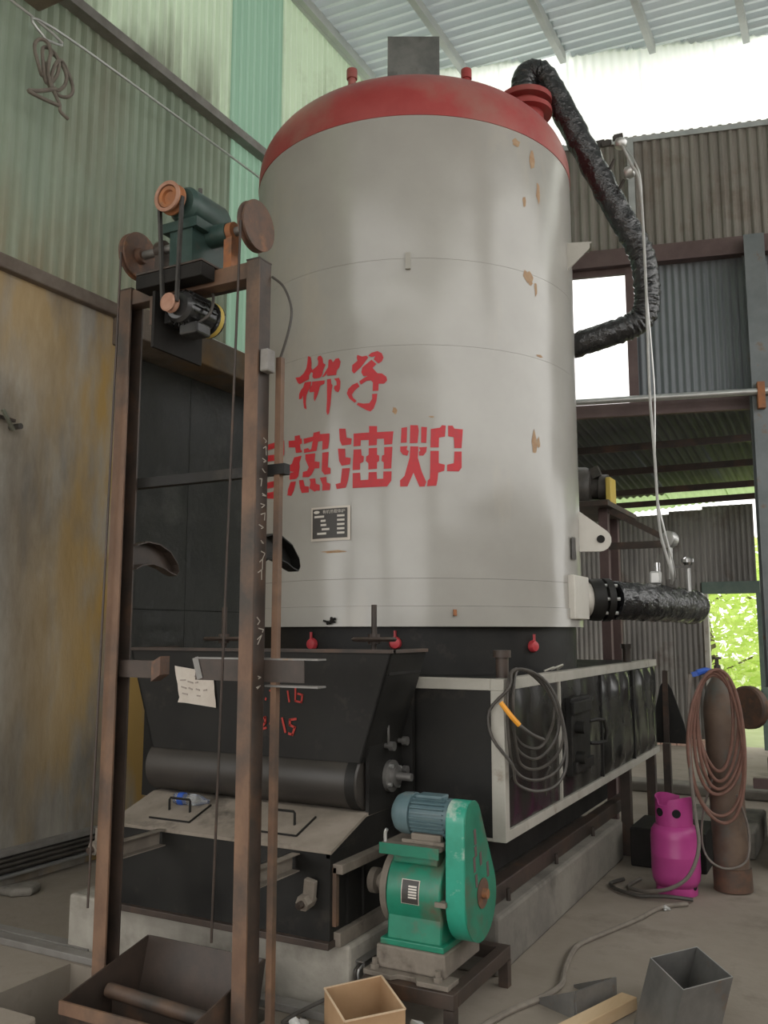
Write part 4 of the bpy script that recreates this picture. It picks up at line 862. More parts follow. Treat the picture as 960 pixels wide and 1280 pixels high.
# ---------------- small motor below with its pulley
hm = thing('hoist_motor', (-2.62,3.05,2.97), 'glossy black electric motor with belt pulley slung under the hoist top', 'motor')
HMZ = 3.045; HMX = -2.60
k = MB().rev([(0,.04),(.06,.045),(.075,.06),(.075,.23),(.07,.235),(.07,.24),(.083,.245),(.083,.285),(.06,.31),(0,.312)], (HMX,2.88,HMZ), (0,1,0), 24); body = k.build('motor_body', M['motor_black'], hm, smooth=True, ang=30)
k = MB()
for i in range(18):
    a = i*math.pi/9; d = Vector((math.cos(a),0,math.sin(a))); c = Vector((HMX,0,HMZ)) + d*.079
    k.bar(c+Vector((0,2.955,0)), c+Vector((0,3.105,0)), .004, .012, up=d)
k.build('cooling_fins', M['motor_black'], body); body['label'] = 'finned black motor body'
MB().box(HMX-.02,HMX+.085,2.96,3.06,HMZ-.125,HMZ-.07).build('terminal_box', M['motor_black'], hm, bevel=.01)
MB().box(HMX-.10,HMX-.06,2.95,3.12,HMZ-.06,HMZ+.06).build('motor_foot', M['motor_black'], hm, bevel=.005)
MB().rev([(.0835,.25),(.0845,.25),(.0845,.275),(.0835,.275)], (HMX,2.88,HMZ), (0,1,0), 24, closed=True).build('yellow_band', M['yellow'], hm, smooth=True)
MB().rev([(.01,0),(.034,.0),(.042,.004),(.034,.014),(.034,.022),(.042,.03),(.042,.036),(.015,.04)], (HMX-.01,2.868,HMZ), (0,1,0), 26).build('motor_pulley', M['pulley'], hm, smooth=True, ang=25)
MB().tube([(HMX+.05,3.0,HMZ-.07),(HMX+.10,3.03,HMZ-.02),(HMX+.09,3.06,HMZ+.08),(HMX+.02,3.08,HMZ+.125)],.007,n=6).build('motor_lead', M['cable'], hm, smooth=True)
# belts
bl = thing('drive_belt', (-2.62,2.88,HMZ), 'black vee belt running between the orange pulley and the hoist motor', 'belt')
for s, r0, r1 in ((-1,.066,.04),(1,.066,.04)):
    MB().bar((-2.62+s*r0,2.882,3.53),(HMX-.01+s*r1,2.886,HMZ),.012,.018,up=(0,1,0)).build('belt_run', M['rubber'], bl)
# ropes
def rope(p, q, label, mid=None):
    tag(MB().tube([p]+(mid or [])+[q],.0055,n=6,smooth=1).build('wire_rope', M['darkrust_or_shade'], smooth=True), label, 'rope')
rope((-2.275,SYw-.113,SZw-.02),(-2.405,3.03,.35),'thin wire rope hanging from the right sheave down to the skip bucket')
rope((-2.975,SYw-.113,SZw-.02),(-3.02,2.955,.42),'thin wire rope hanging from the left sheave along the left post')
# ---------------- skip bucket in the pit
sk = thing('skip_bucket', (-2.6,2.95,-.5), 'rusty open steel skip bucket standing in the hoist pit', 'bucket')
bx0, bx1, by0, by1 = -2.922, -2.285, 2.735, 3.235
zf, zb, zbt = .135, .245, -.30
def plate(name, pts, th=.008, m=M['darkrust_or_shade']):
    a, b, c = Vector(pts[0]), Vector(pts[1]), Vector(pts[2]); n = (b-a).cross(c-a).normalized()*th; m_ = len(pts)
    return MB().add([Vector(p) for p in pts]+[Vector(p)+n for p in pts],[tuple(range(m_-1,-1,-1)),tuple(range(m_,2*m_))]+[(i,(i+1)%m_,m_+(i+1)%m_,m_+i) for i in range(m_)]).build(name, m, sk)
plate('back_wall',[(bx0,by1,zb),(bx1,by1,zb),(bx1,by1-.13,zbt),(bx0,by1-.13,zbt)])
plate('front_wall',[(bx0,by0,zf),(bx1,by0,zf),(bx1,by0+.05,zbt),(bx0,by0+.05,zbt)])
for x in (bx0,bx1): plate('side_wall',[(x,by0,zf),(x,by1,zb),(x,by1-.13,zbt),(x,by0+.05,zbt)])
plate('floor_plate',[(bx0,by0+.05,zbt),(bx1,by0+.05,zbt),(bx1,by1-.13,zbt),(bx0,by1-.13,zbt)])
MB().cyl((bx0+.02,2.98,.10),(bx1-.01,2.98,.075),.03,n=16).build('cross_tube', M['ruststeel'], sk, smooth=True, ang=30)
B(bx0+.05,bx1-.01,2.97,2.99,-.29,.07).build('cross_plate', M['darkrust_or_shade'], sk)
MB().bar((bx0,by0-.004,zf-.02),(bx1,by0-.004,zf-.02),.01,.05).build('front_lip', M['ruststeel'], sk)
# ================================================================ GEARED DRIVE BY THE STOKER
sd = thing('drive_stand', (-1.73,3.75,0), 'low dusty angle iron stand carrying the green gear reducer', 'stand')
DX0, DX1, DY0, DY1, DZ = -1.93, -1.51, 3.425, 4.08, .175
for a in ((DX0,DX1,DY0,DY0+.05,DZ-.06,DZ),(DX0,DX0+.05,DY0+.05,DY1,DZ-.06,DZ),(DX1-.05,DX1,DY0+.05,DY1,DZ-.06,DZ)): B(*a).build('rail', M['darkrust_or_shade'], sd, bevel=.003)
B(DX0+.05,DX1-.05,DY1-.05,DY1,DZ-.06,DZ).build('rail', M['darkrust_or_shade'], sd, bevel=.003)
for x in (DX0,DX1-.045):
    for y in (DY0,DY1-.045): B(x,x+.045,y,y+.045,0,DZ-.061).build('leg', M['darkrust_or_shade'], sd)
rd = thing('gear_reducer', (-1.72,3.7,DZ+.001), 'green enamelled gear reducer with nameplate on a dusty cast base', 'gearbox')
base = B(-1.90,-1.58,3.50,3.88,DZ+.022,.29).build('cast_base', M['dusty'], rd, bevel=.008)
k = MB().prism([(-1.94,3.46),(-1.80,3.44),(-1.78,3.47),(-1.70,3.47),(-1.68,3.44),(-1.54,3.44),(-1.54,3.55),(-1.94,3.55)],(0,0,DZ+.001),(1,0,0),(0,1,0),(0,0,1),.02); k.build('foot_plate', M['dusty'], base, bevel=.003)
for x, y in ((-1.90,3.49),(-1.60,3.475)): MB().rev([(.02,0),(.02,.018),(.012,.018),(.012,.04),(0,.04)],(x,y,DZ+.021),(0,0,1),6).build('foot_bolt', M['dusty'], base)
prf = [(.02,.0),(.02,.0)]
hs = []
for i in range(13): a = math.radians(-28+i*(208/12)); hs.append((-.165*math.cos(a)*1.0, .17*math.sin(a)))
poly = [(-.155,-.20),(.17,-.20),(.17,.12),(.10,.165)]+[(-.165*math.sin(a),.17*math.cos(a)) for a in [math.radians(t) for t in range(0,121,10)]]
rbody = MB().prism(poly,(-1.865,3.685,.49),(0,1,0),(0,0,1),(1,0,0),.255).build('housing', M['green'], rd, smooth=True, ang=30, bevel=.008)
MB().prism([(-.175,-.21),(.185,-.21),(.185,-.185),(-.175,-.185)],(-1.885,3.685,.50),(0,1,0),(0,0,1),(1,0,0),.295).build('housing_foot', M['green'], rd, bevel=.004)
MB().cyl((-1.90,3.685,.49),(-1.87,3.685,.49),.155,n=30).build('end_cover', M['dusty'], rd, smooth=True, ang=30)
B(-1.84,-1.63,3.545,3.80,.62,.685).build('top_neck', M['green'], rd, bevel=.006)
tp = B(-1.885,-1.605,3.505,3.86,.685,.703).build('top_plate', M['dusty'], rd, bevel=.003)
B(-1.885,-1.605,3.50,3.506,.66,.705).build('plate_lip', M['green'], tp)
MB().tube([(-1.87,3.53,.703),(-1.87,3.53,.74),(-1.862,3.53,.755)],.008,n=8).build('eye_pin', M['galv'], tp, smooth=True)
MB().cyl((-1.62,3.685,.50),(-1.59,3.685,.50),.11,n=24).build('bearing_cap', M['dusty'], rd, smooth=True, ang=30)
B(-1.63,-1.58,3.51,3.56,.47,.49).build('ear', M['dusty'], rd)
# reducer nameplate: laid against the rounded front
def rp(a, x, r=.171): t = math.radians(a); return Vector((x, 3.685-(.165+r-.17)*math.sin(t), .49+r*math.cos(t)))
npg = MB(); 
def band(x0, x1, a0, a1, r):
    k = MB(); n_ = 5
    for i in range(n_+1):
        a = a0+(a1-a0)*i/n_; k.v += [rp(a,x0,r), rp(a,x1,r)]
    for i in range(n_): k.f.append((2*i,2*i+1,2*i+3,2*i+2))
    return k
npo = band(-1.79,-1.705,66,99,.172).build('nameplate', M['alu'], rd)
band(-1.786,-1.709,67,98,.1735).build('nameplate_field', M['plate_black'], npo)
for i in range(5): band(-1.755,-1.716,74+3.6*i,76.2+3.6*i,.175).build('print_line', M['plate_white'], npo)
# input coupling towards the stoker
cpl = thing('drive_coupling', (-1.97,3.69,.4), 'rusty shaft coupling between the gear reducer and the stoker', 'coupling')
MB().cyl((-2.04,3.69,.49),(-1.90,3.69,.49),.024,n=14).build('shaft', M['darkrust_or_shade'], cpl, smooth=True)
MB().rev([(.024,0),(.055,0),(.055,.03),(.03,.035),(.03,.05),(.048,.052),(.048,.075),(.024,.08)],(-2.02,3.69,.49),(1,0,0),22).build('hub', M['dusty'], cpl, smooth=True, ang=30)
# electric motor on top
em = thing('drive_motor', (-1.72,3.68,.704), 'small blue grey finned electric motor on top of the green reducer', 'motor')
EZ, EY = .812, 3.63
mb_ = MB().rev([(0,.07),(.072,.07),(.076,.08),(.076,.27),(.06,.285),(0,.29)],(-1.865,EY,EZ),(1,0,0),26).build('motor_body', M['motor_blue'], em, smooth=True, ang=30)
MB().rev([(0,0),(.05,.0),(.076,.018),(.088,.045),(.090,.095),(.080,.097)],(-1.868,EY,EZ),(1,0,0),28).build('fan_cowl', M['motor_blue'], em, smooth=True, ang=40)
for i in range(11):
    a = math.radians(112+i*13.6); d = Vector((0,math.cos(a),math.sin(a))); c = Vector((0,EY,EZ))+d*.081
    MB().bar(c+Vector((-1.765,0,0)), c+Vector((-1.61,0,0)), .004, .016, up=d).build('fin', M['motor_blue'], mb_)
MB().box(-1.755,-1.63,EY-.04,EY+.04,EZ+.07,EZ+.088).build('terminal_pad', M['motor_blue'], em, bevel=.006)
for y in (EY-.075,EY+.05): B(-1.76,-1.62,y,y+.03,.704,.745).build('foot', M['dusty'], em, bevel=.004)
B(-1.80,-1.60,EY-.085,EY-.06,.704,.72).build('foot_rail', M['dusty'], em, bevel=.003)
# belt guard
bgd = thing('belt_guard', (-1.5,3.7,.3), 'scuffed bright green teardrop belt guard beside the gear reducer', 'guard')
GC1, GR1, GC2, GR2 = (3.618,.805), .086, (3.70,.475), .172
def tear(r1, r2):
    d = math.hypot(GC2[0]-GC1[0],GC2[1]-GC1[1]); ang = math.atan2(GC1[1]-GC2[1],GC1[0]-GC2[0]); off = math.acos((r2-r1)/d)
    P = []
    for i in range(11): a = ang-off+2*off*i/10; P.append((GC1[0]+r1*math.cos(a),GC1[1]+r1*math.sin(a)))
    for i in range(21): a = ang+off+(2*math.pi-2*off)*i/20; P.append((GC2[0]+r2*math.cos(a),GC2[1]+r2*math.sin(a)))
    return P
shell = MB().prism(tear(GR1,GR2),(-1.588,0,0),(0,1,0),(0,0,1),(1,0,0),.088).build('guard_shell', M['green_guard'], bgd, smooth=True, ang=30, bevel=.004)
MB().prism(tear(GR1+.001,GR2+.001),(-1.5,0,0),(0,1,0),(0,0,1),(1,0,0),.004).build('guard_face', M['green'], bgd, bevel=.001)
op = MB().cyl((-1.495,GC2[0]+.01,GC2[1]+.02),(-1.492,GC2[0]+.01,GC2[1]+.02),.062,n=28).build('shaft_opening', M['sheave'], bgd)
MB().cyl((-1.492,GC2[0]+.01,GC2[1]+.02),(-1.47,GC2[0]+.01,GC2[1]+.02),.02,n=14).build('shaft_end', M['orange_rust'], op, smooth=True, ang=30)
for i,(y,z,h) in enumerate(((3.63,.74,.05),(3.635,.68,.03),(3.62,.63,.05),(3.69,.64,.04),(3.64,.56,.04),(3.77,.58,.05))):
    MB().ribbon([(-1.494,y,z+h/2),(-1.494,y+.006,z-h/2)],.022,(1,0,0)).build('red_mark', M['girt'], bgd)
# ================================================================ LOOSE THINGS
# pink gas bottle
gx, gy = -1.105, 5.95
pk = thing('gas_bottle', (gx,gy,0), 'bright pink gas bottle with a pierced collar standing on the floor', 'gas bottle')
MB().rev([(.105,.045),(.125,.05),(.142,.085),(.147,.13),(.147,.225),(.1485,.23),(.147,.235),(.147,.335),(.142,.375),(.122,.405),(.08,.42),(0,.425)],(gx,gy,0),(0,0,1),36).build('vessel', M['pink'], pk, smooth=True, ang=60)
MB().rev([(.118,0),(.124,.0),(.124,.05),(.118,.05)],(gx,gy,0),(0,0,1),36,closed=True).build('foot_ring', M['pink'], pk, smooth=True, ang=40)
k = MB(); n_ = 40
for i in range(n_+1):
    a = math.radians(-40+i*310/n_)
    top = .575+.012*math.sin(a*2.0+.6)-(.03 if 18 < i < 24 else 0)
    for r_, z in ((.112,.40),(.112,top),(.106,top),(.106,.40)): k.v.append(Vector((gx+r_*math.cos(a+math.radians(120)),gy+r_*math.sin(a+math.radians(120)),z)))
for i in range(n_):
    for j in range(4): k.f.append((i*4+j,i*4+(j+1)%4,i*4+4+(j+1)%4,i*4+4+j))
cl = k.build('collar', M['pink'], pk, smooth=True, ang=40)
for ang in (-72,-128):
    a = math.radians(ang); d = Vector((math.cos(a),math.sin(a),0)); c = Vector((gx,gy,.49)); MB().cyl(c+d*.100,c+d*.1135,.026,n=18).build('collar_hole', M['hole'], cl)
MB().rev([(.02,0),(.02,.04),(.014,.045),(.014,.07),(.025,.07),(.025,.09),(0,.09)],(gx,gy,.42),(0,0,1),14).build('valve', M['galv'], pk, smooth=True, ang=30)
for a in (-100,-20,60,150): a = math.radians(a); MB().cyl((gx+.118*math.cos(a),gy+.118*math.sin(a),.055),(gx+.126*math.cos(a),gy+.126*math.sin(a),.055),.02,n=10).build('foot_slot', M['hole'], pk)
# oxygen cylinder
ox, oy = -.80, 6.16
oc = thing('oxygen_cylinder', (ox,oy,0), 'tall rusty oxygen cylinder leaning beside the pink gas bottle', 'gas cylinder')
ld_ = Vector((-.028,.03,1)).normalized()
MB().rev([(.0,.0),(.108,.0),(.112,.02),(.112,.14),(.106,.14),(.106,1.1),(.10,1.16),(.075,1.25),(.045,1.30),(.035,1.34),(0,1.34)],(ox,oy,0),ld_,32).build('vessel', M['oxy'], oc, smooth=True, ang=40)
MB().rev([(.1125,0.002),(.116,.004),(.116,.138),(.112,.14)],(ox,oy,0),ld_,32).build('foot_band', M['sheave'], oc, smooth=True, ang=40)
MB().rev([(.022,0),(.022,.05),(.012,.055),(.012,.09),(.03,.09),(.03,.105),(0,.105)],Vector((ox,oy,0))+ld_*1.335,ld_,14).build('valve', M['darkrust_or_shade'], oc, smooth=True, ang=30)
# hose coil hung on the oxygen cylinder
hc = thing('welding_hose', (-.9,6.0,.7), 'coiled brown red welding hose with blue tie hung over the rusty cylinder', 'hose')
for i in range(6):
    L_ = .30+.022*i+(.05 if i > 3 else 0); cz = 1.35-L_; pts = []; cx_ = -.85+.006*i; wx = .115+.012*i
    for j in range(16):
        t = 2*math.pi*j/16
        u = math.cos(t)*wx*(1.0+.15*math.sin(t+i)); q = Vector((cx_+u*.88+.015, 6.0+u*.47-.045-.008*i, cz+math.sin(t)*L_+.02*math.sin(2*t+i)))
        pts.append(q)
    MB().tube(pts,.0105,n=8,smooth=3,closed=True).build('hose_loop', M['hose'], hc, smooth=True)
MB().tube([(-.92,5.9,1.345),(-.87,5.93,1.36),(-.83,5.95,1.345)],.02,n=8).build('blue_tie', M['blue'], hc, smooth=True); MB().bar((-.95,5.895,1.335),(-.915,5.905,1.345),.03,.03).build('tie_tail', M['blue'], hc)
MB().tube([(-.955,5.86,1.34),(-.975,5.84,1.0),(-.97,5.82,.72),(-.95,5.8,.5),(-.93,5.74,.33),(-.98,5.68,.18),(-1.08,5.66,.10),(-1.2,5.68,.06),(-1.31,5.77,.03),(-1.39,5.9,.015),(-1.36,6.1,.015)],.0115,n=8,smooth=8).build('hose_tail', M['hose_grey'], hc, smooth=True)
MB().tube([(-.86,5.95,.72),(-.93,5.98,.5),(-.95,6.0,.3),(-.9,5.98,.2),(-.80,6.0,.165),(-.70,6.06,.22),(-.69,6.1,.4),(-.74,6.05,.6)],.007,n=8,smooth=6).build('hose_branch', M['hose_grey'], hc, smooth=True)
MB().tube([(-1.14,7.2,.62),(-1.02,7.1,.40),(-.92,6.9,.33),(-.86,6.7,.38),(-.86,6.45,.52)],.010,n=8,smooth=6).build('hose_lead', M['cable_dust'], hc, smooth=True)
# floor cable
fc = [(-1.0,5.68,.014),(-1.12,5.55,.014),(-1.20,5.25,.014),(-1.30,4.95,.014),(-1.37,4.72,.014),(-1.37,4.55,.014),(-1.335,4.32,.014),(-1.30,4.15,.014),(-1.33,3.98,.014),(-1.40,3.80,.014),(-1.45,3.6,.014),(-1.5,3.3,.014)]
tag(MB().tube(fc,.014,n=8,smooth=8).build('floor_cable', M['cable_dust'], smooth=True), 'dusty brown cable snaking over the floor to the pink bottle', 'cable')
fc = [(-1.45,6.02,.02),(-1.50,5.88,.02),(-1.42,5.76,.02),(-1.28,5.70,.02),(-1.12,5.72,.03),(-.98,5.76,.02)]
tag(MB().tube(fc,.012,n=8,smooth=8).build('floor_hose', M['cable'], smooth=True), 'dark hose looped on the floor around the pink gas bottle', 'hose')
fc = [(-2.12,3.30,.02),(-2.18,3.22,.02),(-2.14,3.26,.05),(-2.02,3.34,.11),(-1.92,3.38,.15),(-1.84,3.42,.14)]
tag(MB().tube(fc,.008,n=8,smooth=8).build('motor_cable', M['cable'], smooth=True), 'thin dark cable running behind the carton to the stand', 'cable')
# channel offcut with loose wires beside the stand
cu = thing('cable_channel', (-1.98,3.7,.1), 'open grey steel cable channel with wires left of the reducer stand', 'channel')
k = B(-2.035,-2.03,3.50,4.10,.08,.205); k.box(-2.035,-1.955,3.50,4.10,.20,.206); k.box(-1.96,-1.955,3.50,4.10,.14,.205); k.build('channel_steel', M['steel'], cu)
for i in range(4): MB().tube([(-2.02+.014*i,3.9,.19),(-2.02+.015*i,3.52,.185),(-2.02+.014*i,3.49,.12),(-2.015+.012*i,3.49,.02)],.006,n=6,smooth=4).build('wire', M['steel_bright'] if i % 2 else M['cable'], cu, smooth=True)
# steel square tube offcut, wedge, timber
sq = thing('square_tube', (-.68,3.9,0), 'short open square steel tube standing on the floor in the corner', 'steel tube')
c4 = [Vector((-.705,4.19)),Vector((-.525,3.90)),Vector((-.675,3.675)),Vector((-.855,3.96))]
cc = sum(c4,Vector((0,0)))/4
c4 = [cc+(q-cc)*1.0 for q in c4]; inn = [cc+(q-cc)*.965 for q in c4]; hT = .26
for i in range(4):
    a, b, c_, d_ = c4[i], c4[(i+1)%4], inn[(i+1)%4], inn[i]
    w_ = MB().add([(a.x-.07,a.y-.035,0),(b.x-.07,b.y-.035,0),(c_.x-.07,c_.y-.035,0),(d_.x-.07,d_.y-.035,0),(a.x,a.y,hT),(b.x,b.y,hT),(c_.x,c_.y,hT),(d_.x,d_.y,hT)],[(0,3,2,1),(4,5,6,7),(0,1,5,4),(1,2,6,5),(2,3,7,6),(3,0,4,7)]).build('tube_wall', M['steel'], sq)
k = MB()
for i in range(4):
    a, b, c_, d_ = c4[i], c4[(i+1)%4], inn[(i+1)%4], inn[i]; k.add([(a.x,a.y,hT),(b.x,b.y,hT),(c_.x,c_.y,hT),(d_.x,d_.y,hT),(a.x,a.y,hT+.002),(b.x,b.y,hT+.002),(c_.x,c_.y,hT+.002),(d_.x,d_.y,hT+.002)],[(4,5,6,7),(0,1,5,4),(2,3,7,6)])
k.build('cut_rim', M['steel_bright'], sq)
wd_ = thing('steel_offcut', (-1.13,3.95,0), 'grey folded steel offcut with pointed ends lying on the floor', 'offcut')
plate_ = lambda nm, pts, th=.008: None
def pl2(nm, pts, root, m, th=.008):
    a, b, c = Vector(pts[0]), Vector(pts[1]), Vector(pts[2]); n = (b-a).cross(c-a).normalized()*th; m_ = len(pts)
    return MB().add([Vector(p) for p in pts]+[Vector(p)+n for p in pts],[tuple(range(m_-1,-1,-1)),tuple(range(m_,2*m_))]+[(i,(i+1)%m_,m_+(i+1)%m_,m_+i) for i in range(m_)]).build(nm, m, root)
A_, B_ = Vector((-1.15,3.865,0)), Vector((-1.04,4.10,0)); nv = Vector((-.9,.42,0)).normalized()
pl2('web',[A_,B_,B_+Vector((0,0,.11)),A_+Vector((0,0,.11))],wd_,M['steel'])
for q in (A_,B_): pl2('flange',[q,q+Vector((0,0,.11)),q+nv*.23+Vector((0,0,.012)),q+nv*.23],wd_,M['steel'])
tb_ = thing('timber_batten', (-.97,3.85,0), 'short pale sawn timber batten lying beside the square tube', 'timber')
MB().bar((-1.17,3.52,.03),(-.975,4.08,.03),.075,.052).build('batten', M['wood'], tb_, bevel=.003)
MB().bar((-1.08,3.45,.02),(-.98,3.70,.02),.08,.035).build('lower_batten', M['wood'], tb_, bevel=.003)
# carton
ct = thing('cardboard_carton', (-1.75,3.2,0), 'open brown cardboard carton before the reducer stand', 'carton')
c4 = [Vector((-1.985,3.225)),Vector((-1.82,3.40)),Vector((-1.605,3.19)),Vector((-1.77,3.02))]
cc = sum(c4,Vector((0,0)))/4; hs_ = (.185,.205,.19,.175)
inn = [cc+(q-cc)*.975 for q in c4]
for i in range(4):
    a, b, c_, d_ = c4[i], c4[(i+1)%4], inn[(i+1)%4], inn[i]; h_a, h_b = hs_[i], hs_[(i+1)%4]
    MB().add([(a.x,a.y,0),(b.x,b.y,0),(c_.x,c_.y,0),(d_.x,d_.y,0),(a.x,a.y,h_a),(b.x,b.y,h_b),(c_.x,c_.y,h_b),(d_.x,d_.y,h_a)],[(0,3,2,1),(4,5,6,7),(0,1,5,4),(1,2,6,5),(2,3,7,6),(3,0,4,7)]).build('carton_wall', M['carton'], ct)
    MB().bar((a.x,a.y,h_a+.001),(b.x,b.y,h_b+.001),.007,.005).build('torn_edge', M['carton_edge'], ct)
MB().add([(q.x,q.y,.006) for q in inn],[(0,1,2,3)]).build('carton_floor', M['carton'], ct)
# crumpled plastic bags
def crumple(c, s, seed, label):
    rnd = random.Random(seed); bm = bmesh.new(); bmesh.ops.create_icosphere(bm, subdivisions=3, radius=1)
    for v in bm.verts:
        f_ = 1+.28*math.sin(v.co.x*5+seed)+.25*math.sin(v.co.y*6+v.co.z*4+seed*2)+rnd.uniform(-.12,.12); v.co *= f_
        v.co = Vector((c[0]+v.co.x*s[0],c[1]+v.co.y*s[1],max(c[2]+v.co.z*s[2],.003)))
    k = MB(); bm.verts.index_update(); k.v = [v.co.copy() for v in bm.verts]; k.f = [tuple(v.index for v in f.verts) for f in bm.faces]; bm.free()
    tag(k.build('plastic_bag', M['bag'], smooth=True, ang=25), label, 'bag')
crumple((-2.02,3.11,.045),(.06,.05,.05),3,'crumpled white plastic bag left of the carton'); crumple((-1.56,3.30,.045),(.075,.055,.05),5,'crumpled white plastic bag right of the carton'); crumple((-1.1,5.55,.01),(.025,.02,.012),8,'tiny white scrap of plastic on the open floor')
# things on the left wall
wr = thing('hanging_hose_bundle', (-4.72,3.95,5.3), 'knotted bundle of dark hose hanging high on the green wall', 'hose')
for i in range(4):
    pts = [Vector((-4.72+.02*math.sin(t*2+i),3.92+.10*i*.6-.05+(.06+.01*i)*math.cos(t),5.52+.13*math.sin(t)-.02*i)) for t in [6.283*j/12 for j in range(12)]]
    MB().tube(pts,.013,n=8,smooth=3,closed=True).build('hose_loop', M['cable_dust'], wr, smooth=True)
MB().tube([(-4.72,3.9,5.5),(-4.71,3.95,5.35),(-4.7,4.02,5.25),(-4.7,4.03,5.2),(-4.7,4.1,5.18)],.013,n=8).build('hose_tail', M['cable_dust'], wr, smooth=True); MB().tube([(-4.7,3.98,5.34),(-4.7,3.85,5.25),(-4.7,3.76,5.20),(-4.7,3.85,5.205),(-4.7,4.02,5.235)],.014,n=8).build('hose_tail', M['cable_dust'], wr, smooth=True)
tag(MB().tube([(-4.78,-3.5,5.75),(-4.76,3.4,5.80),(-4.75,3.9,5.68),(-4.75,4.25,5.83),(-4.76,9.2,5.88)],.010,n=8,smooth=8).build('wall_line', M['galv'], smooth=True), 'thin pale line strung along the green corrugated wall', 'line')
br = thing('wall_bracket', (-4.86,3.86,2.9), 'small dark clamp with pale green stick on the plaster wall', 'bracket')
MB().cyl((-4.90,3.93,2.945),(-4.80,3.93,2.945),.02,n=12).build('clamp', M['cable'], br, smooth=True, ang=30); MB().bar((-4.82,3.80,3.03),(-4.82,3.89,2.91),.016,.022).build('stick', M['sheet_pale'], br); MB().bar((-4.87,3.80,2.995),(-4.86,3.93,2.985),.02,.02).build('arm', M['darkrust_or_shade'], br)
tag(MB().prism([(0,0),(.2,.02),(.22,.12),(.12,.2),(.02,.14)],(-4.80,3.93,.001),(.3,1,0),(1,-.2,0),(0,0,1),.05).build('rubble_stone', M['plinth_dark'], bevel=.02), 'lump of broken concrete at the foot of the plaster wall', 'stone')
# ================================================================ BEHIND THE BOILER, RIGHT SIDE
fs_ = thing('fan_stand', (-1.9,8.0,0), 'dark brown steel stand for the blower behind the boiler', 'stand')
for x, y in ((-1.98,7.95),(-2.8,7.95),(-2.08,8.75),(-2.9,8.75)): MB().bar((x,y,0),(x,y,2.70),.08,.08,up=(0,1,0)).build('leg', M['girt'], fs_)
for z in (2.36,): MB().bar((-2.8,7.95,z),(-1.35,7.95,z),.05,.06).build('cross_rail', M['darkrust_or_shade'], fs_)
MB().bar((-1.92,7.95,2.68),(-1.40,7.95,2.38),.04,.05).build('brace', M['darkrust_or_shade'], fs_); B(-3.0,-1.88,7.7,8.85,2.70,2.745).build('top', M['darkrust_or_shade'], fs_); pass
bw = thing('blower_motor', (-2.2,8.1,2.745), 'dark rounded blower motor with yellow band behind the boiler', 'motor')
MB().rev([(0,0),(.14,.0),(.19,.04),(.2,.10),(.2,.40),(.17,.45),(.10,.46),(.10,.52),(.13,.53),(.13,.60),(0,.6)],(-2.58,8.1,2.95),(1,.1,-.05),28).build('motor_body', M['cable'], bw, smooth=True, ang=40)
B(-1.97,-1.92,8.0,8.2,2.746,3.0).build('yellow_block', M['yellow'], bw, bevel=.01); B(-2.5,-1.93,7.95,8.25,2.746,2.79).build('mount', M['cable'], bw, bevel=.01); MB().bar((-2.12,8.1,3.05),(-2.04,8.1,3.08),.08,.1).build('cable_box', M['cable'], bw)
sh = thing('shovel', (-1.78,9.2,0), 'dark shovel standing blade up against the far kerb', 'shovel')
blade = [(0,.62),(-.05,.55),(-.13,.22),(-.17,.0),(.20,.0),(.16,.2),(.06,.52)]
MB().prism(blade,(-1.74,9.2,.52),(1,.1,0),(0,0,1),(0,1,0),.012).build('blade', M['black'], sh, bevel=.003); MB().bar((-1.74,9.12,.0),(-1.74,9.22,1.22),.05,.04,up=(0,1,0)).build('handle', M['darkrust_or_shade'], sh)
tag(B(-2.07,-1.99,9.75,9.79,.001,1.28).build('pink_board', M['brick'], bevel=.004), 'narrow dusty pink board standing behind the shovel', 'board')
ps = thing('steel_prop', (-1.3,8.1,0), 'thin dark steel prop behind the furnace base', 'prop'); MB().bar((-1.52,8.0,0),(-1.52,8.0,.66),.06,.06,up=(0,1,0)).build('upright', M['darkrust_or_shade'], ps); MB().bar((-1.49,8.0,.016),(-1.1,8.0,.016),.06,.03).build('foot', M['darkrust_or_shade'], ps)
tag(B(-1.48,-.75,7.0,7.9,.001,.20).build('concrete_step', M['plinth_dark'], bevel=.02), 'low grey concrete step behind the gas bottles', 'step')
tag(B(-1.5,-1.0,6.45,6.93,.001,.26).build('dark_crate', M['coal'], bevel=.01), 'low dark sooty box behind the pink gas bottle', 'box')
MB_ = MB().rev([(.04,-.03),(.10,-.03),(.16,-.03),(.165,-.02),(.165,.03),(.15,.04),(.05,.04)],(-.80,7.55,1.02),(-.55,-.83,0),28)
mc = thing('old_machine', (-.4,7.6,0), 'dull green old machine with a rusty pulley wheel at the right edge', 'machine')
wh = MB_.build('pulley_wheel', M['sheave'], mc, smooth=True, ang=30)
for t in range(4):
    a = t*1.5708+.4; d1_ = Vector((-.83,.55,0)); c = Vector((-.80,7.55,1.02))+Vector((-.55,-.83,0))*.032+d1_*(.085*math.cos(a))+Vector((0,0,.085*math.sin(a))); MB().cyl(c,c+Vector((-.55,-.83,0))*.003,.028,n=12).build('wheel_hole', M['hole'], wh)
MB().cyl((-.80,7.55,1.02),(-.2,8.4,1.02),.05,n=16).build('axle', M['machine_green'], mc, smooth=True)
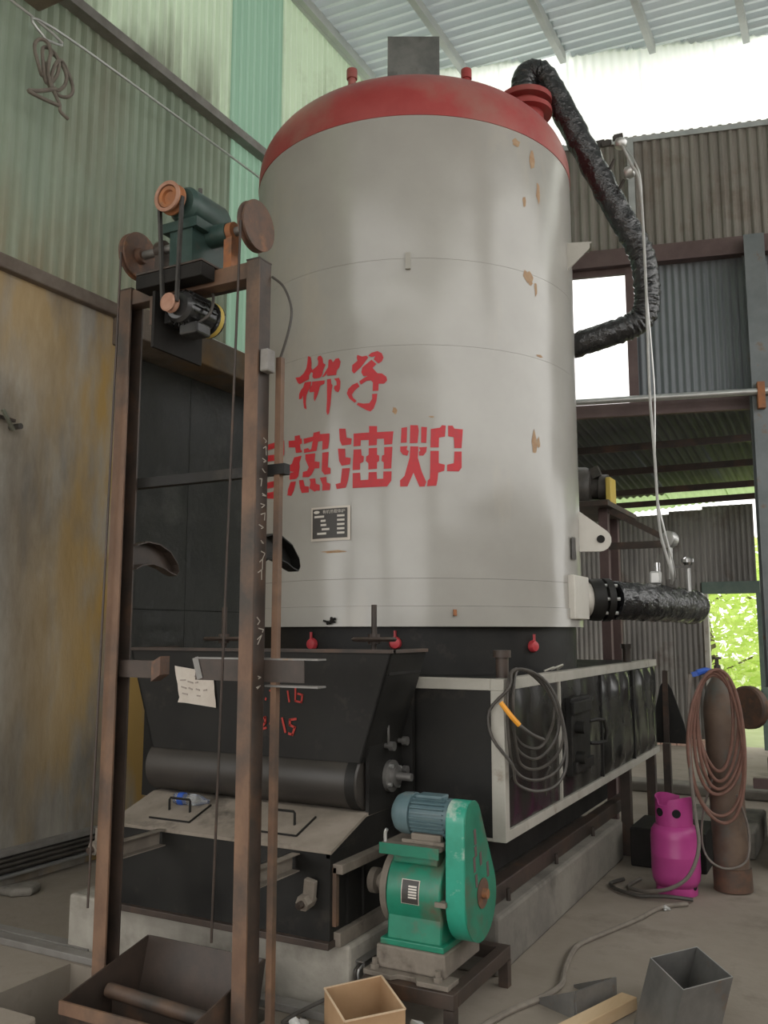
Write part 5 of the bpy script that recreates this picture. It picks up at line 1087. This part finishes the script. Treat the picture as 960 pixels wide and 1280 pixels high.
MB().bar((-.72,7.75,1.06),(.9,7.75,1.06),.2,.2).build('bed', M['machine_green'], mc, bevel=.01); B(-.66,.9,7.2,8.0,.30,.70).build('lower_box', M['coal'], mc, bevel=.015); B(-.6,-.48,7.7,7.85,.0,1.0).build('leg', M['coal'], mc); B(.6,.72,7.7,7.85,0,1.0).build('leg', M['coal'], mc)
MB().bar((-.75,7.1,.52),(.9,7.1,.52),.06,.07).build('front_rail', M['girt'], mc)
tag(B(-.62,.6,6.75,7.08,.001,.30).build('stone_block', M['plinth_dark'], bevel=.02), 'grey block in shadow at the right edge behind the oxygen cylinder', 'block')
# ---- greenery beyond the far door
def tree(x, y, h, rad, n, seed, label):
    rnd = random.Random(seed); e = thing('garden_tree', (x,y,-.05), label, 'tree', 'trees beyond the far door')
    MB().tube([(x,y,-.05),(x+.1,y,h*.3),(x-.05,y+.1,h*.6),(x+.1,y,h*.85)],.07,n=8).build('trunk', M['bark'], e, smooth=True)
    for i in range(5):
        a = rnd.uniform(0,6.28); z = h*rnd.uniform(.2,.7); MB().tube([(x,y,z),(x+rad*.5*math.cos(a),y+rad*.5*math.sin(a),z+.3),(x+rad*.9*math.cos(a),y+rad*.9*math.sin(a),z+.5)],.02,n=6).build('branch', M['bark'], e, smooth=True)
    k = MB()
    for i in range(n):
        a = rnd.uniform(0,6.28); r_ = rad*math.sqrt(rnd.random()); z = rnd.uniform(.1,h); c = Vector((x+r_*math.cos(a),y+r_*math.sin(a),z)); s = rnd.uniform(.07,.16)
        u = Vector((rnd.gauss(0,1),rnd.gauss(0,1),rnd.gauss(0,.6))).normalized(); v = u.cross(Vector((rnd.gauss(0,1),rnd.gauss(0,1),rnd.gauss(0,1)))).normalized()
        k.add([c-u*s,c+v*s*.35-u*s*.1,c+u*s,c-v*s*.35-u*s*.1],[(0,1,2,3)])
    o = k.build('foliage', M['leaf'], e); o['kind'] = 'stuff'
tree(-2.6,18.2,3.4,1.3,2600,1,'leafy pale green tree seen through the far doorway'); tree(-1.0,19.4,3.6,1.4,2600,2,'leafy tree behind the right edge of the far doorway')
